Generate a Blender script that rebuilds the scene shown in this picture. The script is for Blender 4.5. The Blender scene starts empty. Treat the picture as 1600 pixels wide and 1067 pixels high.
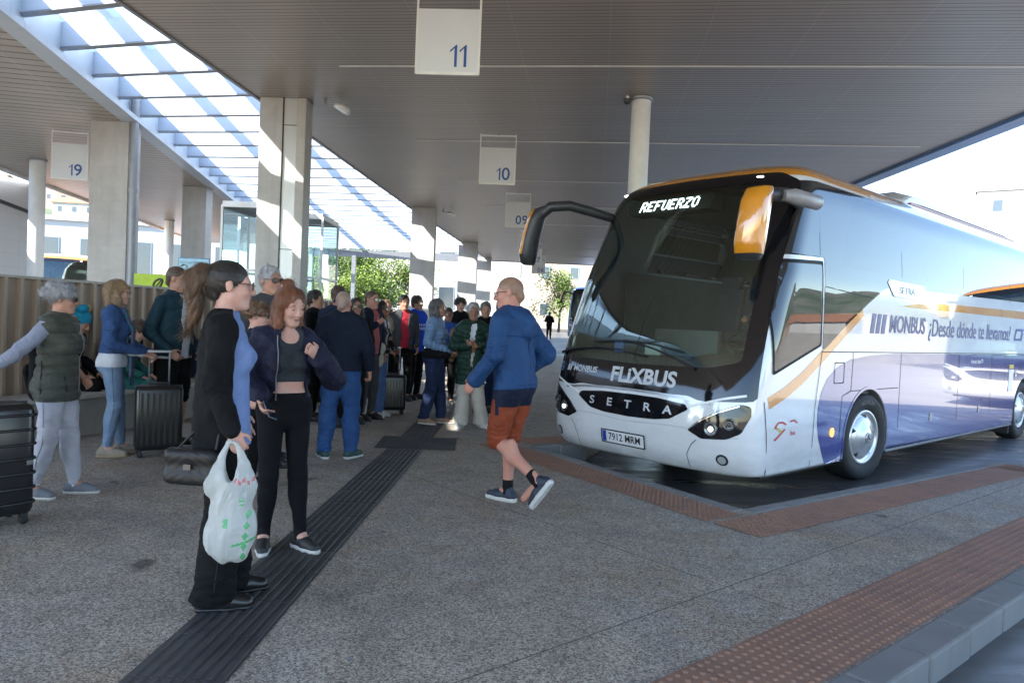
import bpy, bmesh, math, random
import numpy as np
from mathutils import Matrix, Vector
random.seed(7)
S = bpy.context.scene
C = S.collection
PI = math.pi
R = math.radians
# ------------------------------------------------------------ camera, sky, sun, exposure
FPX, CAMH = 1130.0, 1.45
pit, rol = math.atan(29.5/FPX), math.atan(.042)
R0 = Vector((1, 0, 0)); U0 = Vector((0, math.sin(pit), math.cos(pit))); FW = Vector((0, math.cos(pit), -math.sin(pit)))
RX = R0*math.cos(rol) + U0*math.sin(rol); UX = U0*math.cos(rol) - R0*math.sin(rol)
cd = bpy.data.cameras.new('camera'); cam = bpy.data.objects.new('camera', cd); C.objects.link(cam)
cd.sensor_fit = 'HORIZONTAL'; cd.sensor_width = 36; cd.lens = 36*FPX/1600; cd.clip_start = .05; cd.clip_end = 3000
mw = Matrix.Identity(4)
for i in range(3):
    mw[i][0] = RX[i]; mw[i][1] = UX[i]; mw[i][2] = -FW[i]
mw[2][3] = CAMH
cam.matrix_world = mw
S.camera = cam
SUN = Vector((-1.16, -.85, 1.25)).normalized()          # towards the sun: behind the camera, to the left
W = bpy.data.worlds.new('World'); S.world = W; W.use_nodes = True
wn = W.node_tree; bg = wn.nodes['Background']
sk = wn.nodes.new('ShaderNodeTexSky'); sk.sky_type = 'NISHITA'; sk.sun_disc = False
sk.sun_elevation = math.asin(SUN.z); sk.sun_rotation = math.atan2(SUN.x, SUN.y)
sk.air_density = 1.0; sk.dust_density = .25; sk.ozone_density = 2.2
wn.links.new(sk.outputs[0], bg.inputs[0]); bg.inputs[1].default_value = .15
sl = bpy.data.lights.new('sun', 'SUN'); sl.energy = 5.0; sl.angle = R(.5); sl.color = (1, .95, .87)
so = bpy.data.objects.new('sun', sl); C.objects.link(so); so.rotation_euler = SUN.to_track_quat('Z', 'Y').to_euler()
S.view_settings.view_transform = 'Standard'; S.view_settings.look = 'None'
S.view_settings.exposure = 2.27; S.view_settings.gamma = 1.0
S.cycles.max_bounces = 8; S.cycles.transparent_max_bounces = 12
S.cycles.caustics_reflective = False; S.cycles.caustics_refractive = False
S.cycles.sample_clamp_indirect = 6

# ------------------------------------------------------------ node helper
class NT:
    def __init__(s, m):
        m.use_nodes = True; s.t = m.node_tree; s.n = s.t.nodes; s.b = s.n['Principled BSDF']; s.out = s.n['Material Output']
    def new(s, typ, **kw):
        n = s.n.new('ShaderNode'+typ)
        for k, v in kw.items(): setattr(n, k, v)
        return n
    def put(s, sock, v):
        if isinstance(v, bpy.types.NodeSocket): s.t.links.new(v, sock)
        else: sock.default_value = v
    def co(s, kind='Object'):
        return s.new('TexCoord').outputs[kind]
    def xyz(s, v):
        n = s.new('SeparateXYZ'); s.put(n.inputs[0], v); return n.outputs
    def m(s, op, a, b=0., c=0.):
        n = s.new('Math', operation=op)
        for i, v in enumerate((a, b, c)): s.put(n.inputs[i], v)
        return n.outputs[0]
    def map(s, v, scale=(1, 1, 1), rot=(0, 0, 0), loc=(0, 0, 0)):
        n = s.new('Mapping'); s.put(n.inputs[0], v); n.inputs[1].default_value = loc; n.inputs[2].default_value = rot; n.inputs[3].default_value = scale
        return n.outputs[0]
    def noise(s, v, scale, detail=4, rough=.55, dist=0):
        n = s.new('TexNoise'); s.put(n.inputs['Vector'], v); n.inputs['Scale'].default_value = scale
        n.inputs['Detail'].default_value = detail; n.inputs['Roughness'].default_value = rough; n.inputs['Distortion'].default_value = dist
        return n.outputs[0]
    def vor(s, v, scale, feature='F1', out=0):
        n = s.new('TexVoronoi', feature=feature); s.put(n.inputs['Vector'], v); n.inputs['Scale'].default_value = scale
        return n.outputs[out]
    def ramp(s, v, stops):
        n = s.new('ValToRGB'); s.put(n.inputs[0], v); e = n.color_ramp.elements
        while len(e) < len(stops): e.new(.5)
        for i, (p, c) in enumerate(stops):
            e[i].position = p; e[i].color = (c, c, c, 1) if isinstance(c, (int, float)) else (*c, 1)
        return n.outputs[0]
    def mix(s, f, a, b, typ='MIX'):
        n = s.new('MixRGB', blend_type=typ); s.put(n.inputs[0], f)
        for i, v in ((1, a), (2, b)):
            if isinstance(v, (tuple, list)): v = (*v, 1) if len(v) == 3 else v
            s.put(n.inputs[i], v)
        return n.outputs[0]
    def bump(s, h, strength=.3, dist=.01):
        n = s.new('Bump'); s.put(n.inputs['Height'], h); n.inputs['Strength'].default_value = strength; n.inputs['Distance'].default_value = dist
        s.t.links.new(n.outputs[0], s.b.inputs['Normal']); return n
    def set(s, **kw):
        for k, v in kw.items():
            k = {'col': 'Base Color', 'rough': 'Roughness', 'metal': 'Metallic', 'spec': 'Specular IOR Level', 'coat': 'Coat Weight', 'coatr': 'Coat Roughness',
                 'sheen': 'Sheen Weight', 'sss': 'Subsurface Weight', 'trans': 'Transmission Weight', 'ior': 'IOR', 'alpha': 'Alpha'}.get(k, k)
            if k == 'Base Color' and isinstance(v, (tuple, list)): v = (*v[:3], 1)
            s.put(s.b.inputs[k], v)
MATS = {}
def mat(name, col, rough=.6, col2=None, ns=8, amt=.5, bump=0, bs=80, bd=.004, stretch=None, rv=0, **kw):
    """plain procedural material: colour with noise variation, bump, roughness variation"""
    if name in MATS: return MATS[name]
    m = bpy.data.materials.new(name); t = NT(m); MATS[name] = m
    v = t.co()
    if stretch: v = t.map(v, scale=stretch)
    if col2 is None: col2 = tuple(c*.8 for c in col)
    n = t.noise(v, ns, 5, .6)
    f = t.ramp(n, [(.5-amt*.4, 0), (.5+amt*.4, 1)])
    t.set(col=t.mix(f, col, col2))
    if rv: t.set(rough=t.m('ADD', rough-rv/2, t.m('MULTIPLY', n, rv)))
    else: t.set(rough=rough)
    if bump: t.bump(t.noise(v, bs, 4, .6), bump, bd)
    t.set(**kw)
    return m
def cloth(name, col, col2=None, weave=500, fold=14, rough=.85, bump=.45, sheen=.01):
    if name in MATS: return MATS[name]
    m = bpy.data.materials.new(name); t = NT(m); MATS[name] = m; v = t.co()
    col2 = col2 or tuple(c*.72 for c in col)
    n = t.noise(v, fold, 4, .6, .6); f2 = t.noise(v, weave, 2, .5)
    t.set(col=t.mix(t.ramp(t.m('ADD', t.m('MULTIPLY', n, .8), t.m('MULTIPLY', f2, .25)), [(.35, 0), (.7, 1)]), col, col2), rough=rough, sheen=sheen, spec=.12)
    t.bump(t.m('ADD', t.m('MULTIPLY', n, 1.0), t.m('MULTIPLY', f2, .06)), bump, .03)
    return m

# ------------------------------------------------------------ mesh builder
def link(name, me, parent=None, mats=()):
    for m in mats: me.materials.append(m)
    o = bpy.data.objects.new(name, me); C.objects.link(o)
    if parent: o.parent = parent
    return o
class MB:
    def __init__(s): s.v = []; s.f = []; s.mi = []; s.sm = []
    def add(s, vs, fs, mi=0, smooth=False):
        o = len(s.v); s.v += [tuple(v) for v in vs]; s.f += [tuple(i+o for i in f) for f in fs]
        s.mi += [mi]*len(fs); s.sm += [smooth]*len(fs); return s
    def box(s, x0, y0, z0, x1, y1, z1, mi=0, M=None):
        vs = [Vector(p) for p in ((x0, y0, z0), (x1, y0, z0), (x1, y1, z0), (x0, y1, z0), (x0, y0, z1), (x1, y0, z1), (x1, y1, z1), (x0, y1, z1))]
        if M: vs = [M @ v for v in vs]
        return s.add(vs, [(0, 3, 2, 1), (4, 5, 6, 7), (0, 1, 5, 4), (1, 2, 6, 5), (2, 3, 7, 6), (3, 0, 4, 7)], mi)
    def bar(s, a, b, w, h, mi=0, up=(0, 0, 1)):
        a = Vector(a); b = Vector(b); d = (b-a).normalized(); x = d.cross(Vector(up))
        if x.length < 1e-4: x = d.cross(Vector((1, 0, 0)))
        x.normalize(); u = x.cross(d); vs = []
        for p in (a, b):
            for sx, su in ((-1, -1), (1, -1), (1, 1), (-1, 1)): vs.append(p + x*(sx*w/2) + u*(su*h/2))
        return s.add(vs, [(3, 2, 1, 0), (4, 5, 6, 7), (0, 1, 5, 4), (1, 2, 6, 5), (2, 3, 7, 6), (3, 0, 4, 7)], mi)
    def tube(s, pts, r, n=10, mi=0, closed=False):
        pts = [Vector(p) for p in pts]; k = len(pts)
        rs = r if isinstance(r, (list, tuple)) else [r]*k
        vs = []; ref = None
        for i, p in enumerate(pts):
            d = (pts[(i+1) % k]-pts[i-1]) if closed else (pts[min(i+1, k-1)]-pts[max(i-1, 0)])
            d.normalize()
            if ref is None: ref = Vector((0, 0, 1)) if abs(d.z) < .9 else Vector((1, 0, 0))
            x = d.cross(ref).normalized(); u = x.cross(d); ref = u
            for j in range(n):
                a = 2*PI*j/n; vs.append(p + x*(math.cos(a)*rs[i]) + u*(math.sin(a)*rs[i]))
        fs = []
        for i in range(k if closed else k-1):
            for j in range(n):
                a = i*n+j; b = i*n+(j+1) % n; c = ((i+1) % k)*n+(j+1) % n; d = ((i+1) % k)*n+j; fs.append((a, b, c, d))
        s.add(vs, fs, mi, True)
        if not closed: s.add(vs[:n], [tuple(range(n))[::-1]], mi); s.add(vs[-n:], [tuple(range(n))], mi)
        return s
    def lathe(s, prof, n=24, mi=0, M=None, smooth=True):
        """prof: list of (r, z) about the z axis"""
        vs = []; fs = []
        for r, z in prof:
            for j in range(n):
                a = 2*PI*j/n; p = Vector((r*math.cos(a), r*math.sin(a), z)); vs.append(M @ p if M else p)
        for i in range(len(prof)-1):
            for j in range(n): fs.append((i*n+j, i*n+(j+1) % n, (i+1)*n+(j+1) % n, (i+1)*n+j))
        return s.add(vs, fs, mi, smooth)
    def prism(s, poly, z0, z1, mi=0, M=None):
        n = len(poly); vs = [Vector((x, y, z0)) for x, y in poly] + [Vector((x, y, z1)) for x, y in poly]
        if M: vs = [M @ v for v in vs]
        return s.add(vs, [tuple(range(n))[::-1], tuple(range(n, 2*n))] + [(i, (i+1) % n, n+(i+1) % n, n+i) for i in range(n)], mi)
    def ball(s, c, r, nu=12, nv=8, mi=0, M=None):
        r = r if isinstance(r, (list, tuple)) else (r, r, r); vs = []; fs = []
        for i in range(nv+1):
            th = PI*i/nv
            for j in range(nu):
                ph = 2*PI*j/nu; p = Vector((r[0]*math.sin(th)*math.cos(ph), r[1]*math.sin(th)*math.sin(ph), r[2]*math.cos(th)))
                vs.append((M @ p if M else p)+Vector(c))
        for i in range(nv):
            for j in range(nu): fs.append((i*nu+j, (i+1)*nu+j, (i+1)*nu+(j+1) % nu, i*nu+(j+1) % nu))
        return s.add(vs, fs, mi, True)
    def build(s, name, mats, parent=None, bevel=0, loc=None):
        me = bpy.data.meshes.new(name); me.from_pydata(s.v, [], s.f)
        me.polygons.foreach_set('material_index', s.mi); me.polygons.foreach_set('use_smooth', s.sm)
        me.update()
        if bevel:
            bm = bmesh.new(); bm.from_mesh(me); bmesh.ops.remove_doubles(bm, verts=bm.verts, dist=1e-5)
            es = [e for e in bm.edges if len(e.link_faces) == 2 and e.calc_face_angle(0) > .6]
            bmesh.ops.bevel(bm, geom=es, offset=bevel, segments=2, profile=.5, affect='EDGES', clamp_overlap=True)
            bm.to_mesh(me); bm.free()
        if not isinstance(mats, (list, tuple)): mats = [mats]
        o = link(name, me, parent, mats)
        if loc: o.location = loc
        return o
def tag(o, label=None, cat=None, group=None, kind=None):
    if label: o['label'] = label
    if cat: o['category'] = cat
    if group: o['group'] = group
    if kind: o['kind'] = kind
    return o
def thing(name, label, cat, loc=(0, 0, 0), rz=0, group=None):
    o = bpy.data.objects.new(name, None); C.objects.link(o); o.location = loc; o.rotation_euler = (0, 0, rz); o.empty_display_size = .2
    return tag(o, label, cat, group)
def dup(o, loc, rz=None, label=None, parent=None):
    c = o.copy(); C.objects.link(c)
    if parent: c.parent = parent
    else:
        c.location = loc
        if rz is not None: c.rotation_euler = (0, 0, rz)
        if label: c['label'] = label
    for ch in list(o.children): dup(ch, None, None, None, c)
    return c
def text_mesh(s, size=1.0, extrude=0, bold=0, spacing=1.0):
    cu = bpy.data.curves.new('t', 'FONT'); cu.body = s; cu.size = size; cu.extrude = extrude; cu.offset = bold; cu.space_character = spacing
    cu.align_x = 'CENTER'; cu.align_y = 'CENTER'; cu.resolution_u = 4
    o = bpy.data.objects.new('t', cu); C.objects.link(o)
    dg = bpy.context.evaluated_depsgraph_get(); me = bpy.data.meshes.new_from_object(o.evaluated_get(dg))
    bpy.data.objects.remove(o); bpy.data.curves.remove(cu)
    vs = [tuple(v.co) for v in me.vertices]; fs = [tuple(p.vertices) for p in me.polygons]; bpy.data.meshes.remove(me)
    return vs, fs

def numeral_mesh(s, size):
    """numerals with a flagged 1"""
    vs, fs = [], []; x = 0; H = size*.70; parts = []
    for c in s:
        if c == '1':
            w = size*.085; a = [(0, H*.74), (size*.20, H), (size*.20+w*.35, H), (size*.20+w*.35, 0), (size*.20-w*.65, 0), (size*.20-w*.65, H*.845), (w*.15, H*.655)]
            parts.append(([(px, py, 0) for px, py in a], [(0, 1, 5, 6), (1, 2, 3, 4, 5)], size*.20+w*.35))
        else:
            v, f = text_mesh(c, size, bold=.004); x0 = min(p[0] for p in v); y0 = min(p[1] for p in v); parts.append(([(p[0]-x0, p[1]-y0, 0) for p in v], f, max(p[0] for p in v)-x0))
    for v, f, w in parts:
        o = len(vs); vs += [(px+x, py, 0) for px, py, _ in v]; fs += [tuple(i+o for i in q) for q in f]; x += w+size*.075
    return [(px-x/2, py-H/2, 0) for px, py, _ in vs], fs
# ============================================================ materials of the place
def platform_mat():
    m = bpy.data.materials.new('exposed_aggregate'); t = NT(m); v = t.co()
    v1 = t.vor(v, 125, out=1); cell = t.xyz(v1)[0]
    fine = t.noise(v, 160, 3, .7); big = t.noise(v, .55, 5, .65, .4); mid = t.noise(v, 4.5, 5, .7)
    c = t.mix(t.ramp(cell, [(.12, 0), (.55, .55), (.95, 1)]), (.075, .070, .063), (.72, .65, .56))
    c = t.mix(t.ramp(fine, [(.42, 0), (.62, 1)]), c, (.29, .262, .225))
    c = t.mix(t.ramp(big, [(.4, 0), (.62, .75)]), c, (.235, .185, .13), 'MULTIPLY') if False else c
    warm = t.ramp(big, [(.42, (.95, .95, .95)), (.52, (1.0, .95, .89)), (.62, (.80, .79, .79))])
    c = t.mix(1, c, warm, 'MULTIPLY')
    c = t.mix(1, c, t.ramp(mid, [(.3, .72), (.6, 1)]), 'MULTIPLY')
    br = t.ramp(t.noise(t.map(v, loc=(3, 1, 0)), .9, 5, .7, .6), [(.50, 0), (.70, .55)])
    c = t.mix(br, c, t.mix(1, c, (.86, .66, .44), 'MULTIPLY'))
    gum = t.ramp(t.vor(v, 1.9), [(.022, 1), (.034, 0)]); c = t.mix(t.m('MULTIPLY', gum, .75), c, (.05, .047, .044))
    sp = t.ramp(t.noise(v, 2.1, 2, .4), [(.70, 1), (.745, .35)])
    c = t.mix(1, c, sp, 'MULTIPLY')
    # saw cut joints
    x, y, z = t.xyz(t.map(v, rot=(0, 0, R(-40)), loc=(.6, 1.9, 0)))
    def joint(a, per, w):
        f = t.m('FRACT', t.m('DIVIDE', a, per)); return t.m('LESS_THAN', f, w/per)
    j = t.m('MAXIMUM', joint(x, 4.2, .009), joint(y, 4.2, .009))
    c = t.mix(t.m('MULTIPLY', j, .75), c, (.05, .048, .045))
    t.set(col=c, rough=t.ramp(mid, [(.3, .62), (.7, .85)]), spec=.35)
    t.bump(t.m('ADD', t.m('MULTIPLY', cell, .6), t.m('MULTIPLY', fine, .6)), .55, .004)
    return m
def asphalt_mat():
    m = bpy.data.materials.new('bay_asphalt'); t = NT(m); v = t.co()
    big = t.noise(v, .5, 5, .65, 1.2); sm = t.noise(v, 260, 2, .6); st = t.noise(t.map(v, scale=(.35, 2.4, 1), rot=(0, 0, R(-41))), 1.3, 5, .65, .6)
    c = t.mix(t.ramp(big, [(.35, 0), (.65, 1)]), (.045, .045, .048), (.085, .084, .083))
    c = t.mix(t.ramp(st, [(.55, 0), (.75, .65)]), c, (.12, .09, .068))
    c = t.mix(t.m('MULTIPLY', sm, .35), c, (.16, .155, .15))
    t.set(col=c, rough=t.ramp(st, [(.35, .24), (.65, .55)]), spec=.5)
    t.bump(sm, .25, .004); return m
def tactile_mat():
    m = bpy.data.materials.new('tactile_terracotta'); t = NT(m); v = t.co()
    n = t.noise(v, 3, 5, .7); f = t.noise(v, 130, 3, .6)
    c = t.mix(t.ramp(n, [(.35, 0), (.65, 1)]), (.33, .175, .115), (.235, .138, .10))
    c = t.mix(t.ramp(f, [(.55, 0), (.75, .6)]), c, (.10, .075, .06))
    # tile joints
    t.set(col=c, rough=.75); t.bump(f, .3, .003); return m
def guide_mat():
    m = bpy.data.materials.new('guide_black'); t = NT(m); v = t.co(); n = t.noise(v, 3, 5, .7); f = t.noise(v, 150, 3, .6)
    c = t.mix(t.ramp(n, [(.35, 0), (.7, 1)]), (.030, .031, .034), (.062, .060, .058))
    c = t.mix(t.ramp(f, [(.58, 0), (.75, .4)]), c, (.13, .12, .11)); t.set(col=c, rough=.6); t.bump(f, .3, .002); return m
def slat_mat(name, col, ang, pitch=.1, panel=1.28):
    m = bpy.data.materials.new(name); t = NT(m); v = t.map(t.co(), rot=(0, 0, ang)); x, y, z = t.xyz(v)
    f = t.m('FRACT', t.m('DIVIDE', y, pitch)); gap = t.m('LESS_THAN', f, .17)
    g = t.m('FRACT', t.m('DIVIDE', x, panel)); seam = t.m('LESS_THAN', g, .012)
    row = t.noise(t.map(v, scale=(.12, 1/pitch, 1)), 1, 1); big = t.noise(v, .6, 3)
    c = t.mix(t.ramp(row, [(.3, 0), (.7, 1)]), col, tuple(k*.86 for k in col))
    c = t.mix(t.m('MULTIPLY', big, .3), c, tuple(k*.7 for k in col))
    c = t.mix(t.m('MULTIPLY', gap, .8), c, tuple(k*.16 for k in col))
    c = t.mix(t.m('MULTIPLY', seam, .22), c, (.6, .58, .55))
    t.set(col=c, rough=.42, metal=.15, spec=.5)
    t.bump(t.m('SUBTRACT', t.m('SUBTRACT', 1, gap), t.m('MULTIPLY', f, .15)), .35, .02); return m
def concrete_mat(name, col, board=0):
    m = bpy.data.materials.new(name); t = NT(m); v = t.co()
    n = t.noise(v, 1.6, 6, .65, .3); st = t.noise(t.map(v, scale=(9, 9, .5)), 1, 5, .6); f = t.noise(v, 90, 3, .6)
    c = t.mix(t.ramp(n, [(.35, 0), (.65, 1)]), col, tuple(k*.80 for k in col))
    c = t.mix(t.ramp(st, [(.5, 0), (.78, .5)]), c, tuple(k*.62 for k in col))
    x, y, z = t.xyz(v)
    if board:
        j = t.m('LESS_THAN', t.m('FRACT', t.m('DIVIDE', z, board)), .012); c = t.mix(t.m('MULTIPLY', j, .35), c, tuple(k*.5 for k in col))
    pits = t.ramp(t.vor(v, 26), [(.03, 1), (.07, 0)]); c = t.mix(t.m('MULTIPLY', pits, .35), c, tuple(k*.45 for k in col))
    t.set(col=c, rough=.82); t.bump(t.m('ADD', n, t.m('MULTIPLY', f, .25)), .25, .02); return m
def glass_mat(name='pane_glass', tint=(.82, .93, .95), clear=.9):
    m = bpy.data.materials.new(name); t = NT(m)
    tr = t.new('BsdfTransparent'); tr.inputs[0].default_value = (*tint, 1)
    gl = t.new('BsdfGlossy'); gl.inputs[0].default_value = (1, 1, 1, 1); gl.inputs['Roughness'].default_value = .02
    fr = t.new('Fresnel'); fr.inputs[0].default_value = 1.5
    mx = t.new('MixShader'); t.put(mx.inputs[0], fr.outputs[0]); t.put(mx.inputs[1], tr.outputs[0]); t.put(mx.inputs[2], gl.outputs[0])
    t.put(t.out.inputs[0], mx.outputs[0]); MATS[name] = m; return m
def frit_mat(name, fac):
    m = bpy.data.materials.new(name); t = NT(m)
    tr = t.new('BsdfTransparent'); tr.inputs[0].default_value = (.93, .97, 1, 1)
    tl = t.new('BsdfTranslucent'); tl.inputs[0].default_value = (.92, .95, .97, 1)
    df = t.new('BsdfDiffuse'); df.inputs[0].default_value = (.85, .88, .9, 1)
    m2 = t.new('MixShader'); m2.inputs[0].default_value = .3; t.put(m2.inputs[1], tl.outputs[0]); t.put(m2.inputs[2], df.outputs[0])
    n = t.noise(t.co(), .7, 4); 
    mx = t.new('MixShader'); t.put(mx.inputs[0], t.m('ADD', fac-.06, t.m('MULTIPLY', n, .12))); t.put(mx.inputs[1], tr.outputs[0]); t.put(mx.inputs[2], m2.outputs[0])
    t.put(t.out.inputs[0], mx.outputs[0]); return m
PLAT = platform_mat(); ASPH = asphalt_mat(); TACT = tactile_mat(); GUIDE = guide_mat()
KERB = concrete_mat('kerb_stone', (.20, .20, .20)); CONC = concrete_mat('column_concrete', (.52, .505, .48), .55)
CEIL = slat_mat('ceiling_slats', (.44, .385, .335), R(6.6), .1)
CEILW = slat_mat('ceiling_slats_warm', (.46, .415, .36), R(-11), .3, 3)
WHITE = mat('white_paint', (.80, .81, .82), .45, amt=.3, ns=2, col2=(.70, .70, .69))
STEELB = mat('painted_steel', (.50, .56, .63), .4, col2=(.44, .50, .57), ns=1.5, bump=.05, bs=5)
ALU = mat('aluminium_panel', (.50, .51, .51), .38, metal=.55, ns=1.2, col2=(.42, .43, .43), stretch=(3, 3, .4))
DARK = mat('dark_metal', (.03, .031, .034), .45)
GREYM = mat('grey_metal', (.30, .31, .33), .42, metal=.4, ns=4)
BLUEF = mat('blue_fascia', (.14, .27, .50), .4, ns=1)
RIB = mat('ribbed_panel', (.37, .28, .21), .45, metal=.25, col2=(.30, .23, .17), ns=1.6, stretch=(2, 2, .4))
GLASS = glass_mat(); FRIT = frit_mat('fritted_roof_glass', .30)
SIGNW = mat('sign_white', (.68, .71, .76), .35, ns=1.5, amt=.3, col2=(.64, .67, .72)); BLUEI = mat('sign_blue', (.02, .10, .36), .4)

# ============================================================ ground
rf = MB()                                            # road sheet, level under the canopy, rising gently beyond it
ys = [-60, 24, 48, 80, 140, 1500]; zs = [-.2, -.2, .47, 1.0, 1.2, 1.2]
for i, y in enumerate(ys): rf.v += [(-1200, y, zs[i]), (1200, y, zs[i])]
for i in range(len(ys)-1): rf.f.append((2*i, 2*i+1, 2*i+3, 2*i+2)); rf.mi.append(0); rf.sm.append(False)
tag(rf.build('road', ASPH), kind='structure')
YARD = mat('yard_paving', (.30, .285, .26), .8, ns=.6, col2=(.22, .21, .20), bump=.1, bs=60)
tag(MB().box(-60, 4, -.24, -6.4, 33, -.19).build('yard', YARD), kind='structure')
PA = (.30, 8.5); PB = (1.94, 5.87); TIP2 = (6.0, 8.82); TIP4 = (7.05, 7.54); PA4 = (.80, 2.30); PB4 = (2.34, -.21)
poly = [(-9, -12), (7.4, -12), (7.4, 1.2), (6.4, 2.66), PB4, PA4, TIP4, TIP2, PB, PA, (.97, 8.86), (1.7, 10.75), (6.9, 15.2), (6.4, 16.2), (6.4, 27), (2.5, 31), (-9, 31)]
tag(MB().prism(poly, -.19, 0).build('platform', PLAT), kind='structure')
tag(MB().prism([(.80, 2.30), (2.34, -.21), (6.4, 2.66), (9.5, 4.0), (9.5, 9.5), (7.05, 7.54)], -.195, -.135).build('road', ASPH), kind='structure')
def offs(a, b, d):
    a = Vector((*a, 0)); b = Vector((*b, 0)); n = (b-a).normalized(); n = Vector((-n.y, n.x, 0)); return a+n*d, b+n*d, n
rngk = random.Random(3)
def kerb(a, b, w=.16, h0=-.2, jit=.004):
    """row of kerb stones along a>b, lying to the left of that line, a hair proud of the platform"""
    a = Vector((*a, 0)); b = Vector((*b, 0)); L = (b-a).length; d = (b-a)/L; n = Vector((-d.y, d.x, 0)); k = max(1, round(L/.5)); mb = MB()
    for i in range(k):
        p = a+d*(L*i/k+.004); q = a+d*(L*(i+1)/k-.004); z = .006+rngk.uniform(0, jit)
        o = rngk.uniform(-.004, .004); p0 = p-n*(.012+o); q0 = q-n*(.012+o); p1 = p+n*w; q1 = q+n*w
        mb.add([(v.x, v.y, h0-.02) for v in (p0, q0, q1, p1)]+[(v.x, v.y, z) for v in (p0, q0, q1, p1)],
               [(3, 2, 1, 0), (4, 5, 6, 7), (0, 1, 5, 4), (1, 2, 6, 5), (2, 3, 7, 6), (3, 0, 4, 7)])
    tag(mb.build('kerb', KERB, bevel=.014), kind='structure')
kerb(PA4, TIP4); kerb(PB, PA, .12); kerb(TIP2, PB, .12); kerb(TIP4, TIP2, .12); kerb(PA, (.97, 8.86), .12); kerb(PB4, PA4, .12)
def tactile(a, b, off, w=.42, ext0=0, ext1=0, zb=.004):
    a0, b0, n = offs(a, b, off); d = (b0-a0).normalized(); a0 -= d*ext0; b0 += d*ext1; L = (b0-a0).length; mb = MB()
    k = max(1, round(L/w)); tl = L/k
    for i in range(k):
        p = a0+d*(i*tl+.002); q = a0+d*((i+1)*tl-.002)
        mb.add([(v.x, v.y, zb) for v in (p, q, q+n*w, p+n*w)], [(0, 1, 2, 3)])
    rows = 8; ps = w/rows
    kk = int(L/ps)
    for i in range(kk):
        for j in range(rows):
            c = a0+d*((i+.5)*L/kk)+n*((j+.5)*ps); r0 = .0165; r1 = .010; vs = []
            for rr, z in ((r0, .004), (r1, .0095)):
                for q in range(6):
                    an = q*PI/3; vs.append((c.x+rr*math.cos(an), c.y+rr*math.sin(an), z))
            mb.add(vs, [(q, (q+1) % 6, 6+(q+1) % 6, 6+q) for q in range(6)]+[tuple(range(6, 12))], 0, True)
    tag(mb.build('tactile_paving', TACT), kind='structure')
tactile(PA4, TIP4, .17, ext0=.3); tactile(PB, PA, .14, ext0=.12, ext1=.35, zb=.0025); tactile(TIP2, PB, .14, ext1=.555); tactile(PA, (.97, 8.86), .14, ext0=-.02)
tactile(TIP4, TIP2, .14)
# guide strip: ribbed tiles
def guide(p0, p1, w):
    a = Vector((*p0, 0)); b = Vector((*p1, 0)); L = (b-a).length; d = (b-a)/L; n = Vector((-d.y, d.x, 0)); k = round(L/.4); mb = MB()
    for i in range(k):
        p = a+d*(L*i/k+.0015); q = a+d*(L*(i+1)/k-.0015)
        mb.add([(v.x, v.y, .004) for v in (p-n*w/2, q-n*w/2, q+n*w/2, p+n*w/2)], [(0, 1, 2, 3)])
        nr = max(2, round(w/.052))
        for j in range(nr):
            o = (j+.5)/nr*w-w/2
            for u, vv in ((p+d*.006, q-d*.006),):
                s0, s1 = .016, .011
                mb.add([(e.x, e.y, z) for z, s in ((.004, s0), (.0095, s1)) for e in (u+n*(o-s), vv+n*(o-s), vv+n*(o+s), u+n*(o+s))],
                       [(4, 5, 6, 7), (0, 1, 5, 4), (1, 2, 6, 5), (2, 3, 7, 6), (3, 0, 4, 7)])
    tag(mb.build('guide_strip', GUIDE), kind='structure')
guide((-1.30, 1.2), (-1.13, 7.97), .40); guide((-1.11, 8.82), (-.98, 30), .40); guide((-1.50, 8.38), (-.60, 8.42), .82)

tag(MB().prism([(13.2, -20), (60, -20), (60, 44), (22, 44), (13.2, 16)], -.235, -.194).build('yard_paving', mat('pale_paving', (.42, .39, .35), .7, ns=.5, col2=(.34, .32, .29))), kind='structure')
# ============================================================ canopy roofs
ZC = 5.4
def canopy(name, label, poly, z0, z1, slat, fascia_mat, strips=None, edges=()):
    t = thing(name, label, 'canopy roof')
    MB().prism(poly, z0+.03, z1).build('roof_slab', WHITE, t)
    n = len(poly); MB().add([(x, y, z0) for x, y in poly], [tuple(range(n))[::-1]]).build('slat_ceiling', slat, t)
    for a, b, w, zz0, zz1, m in edges:
        a0, b0, nn = offs(a, b, -w/2)
        MB().bar((a0.x, a0.y, (zz0+zz1)/2), (b0.x, b0.y, (zz0+zz1)/2), w, zz1-zz0).build('fascia', m, t)
    return t
RE = [(-6.55, -4), (-4.85, 13.6), (-3.8, 26), (-1.65, 47)]
rp = RE + [(8.6, 47), (8.6, -4)]
ct = canopy('bay_canopy', 'broad flat canopy with grey slatted underside over the bus bays', rp, ZC, 5.95, CEIL, BLUEF,
       edges=[((8.6, -4), (8.6, 47), .34, ZC-.06, 5.97, BLUEF), ((8.6, 47), (-1.65, 47), .1, ZC-.04, 5.97, GREYM)] +
             [(RE[i+1], RE[i], .06, ZC-.03, 5.97, GREYM) for i in range(3)])
ud = Vector((math.sin(R(6.6)), math.cos(R(6.6)), 0)); vd = Vector((ud.y, -ud.x, 0))
for k in range(8):                                    # pale joint profiles across the ceiling
    c = Vector((-2.92, 11.58, ZC-.008)) + ud*(k*4.35+(.25 if k else 0))
    MB().bar(c+vd*.1*k, c+vd*(10.9-.25*k), .035, .012).build('joint_profile', WHITE, ct)
LE = [(-5.62, -1), (-7.55, 10.5), (-11.17, 29.5), (-13.4, 42)]
lp = [(-18.6, 43), (-15.2, 21), (-12, 4), (-11, -1)] + LE
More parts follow.
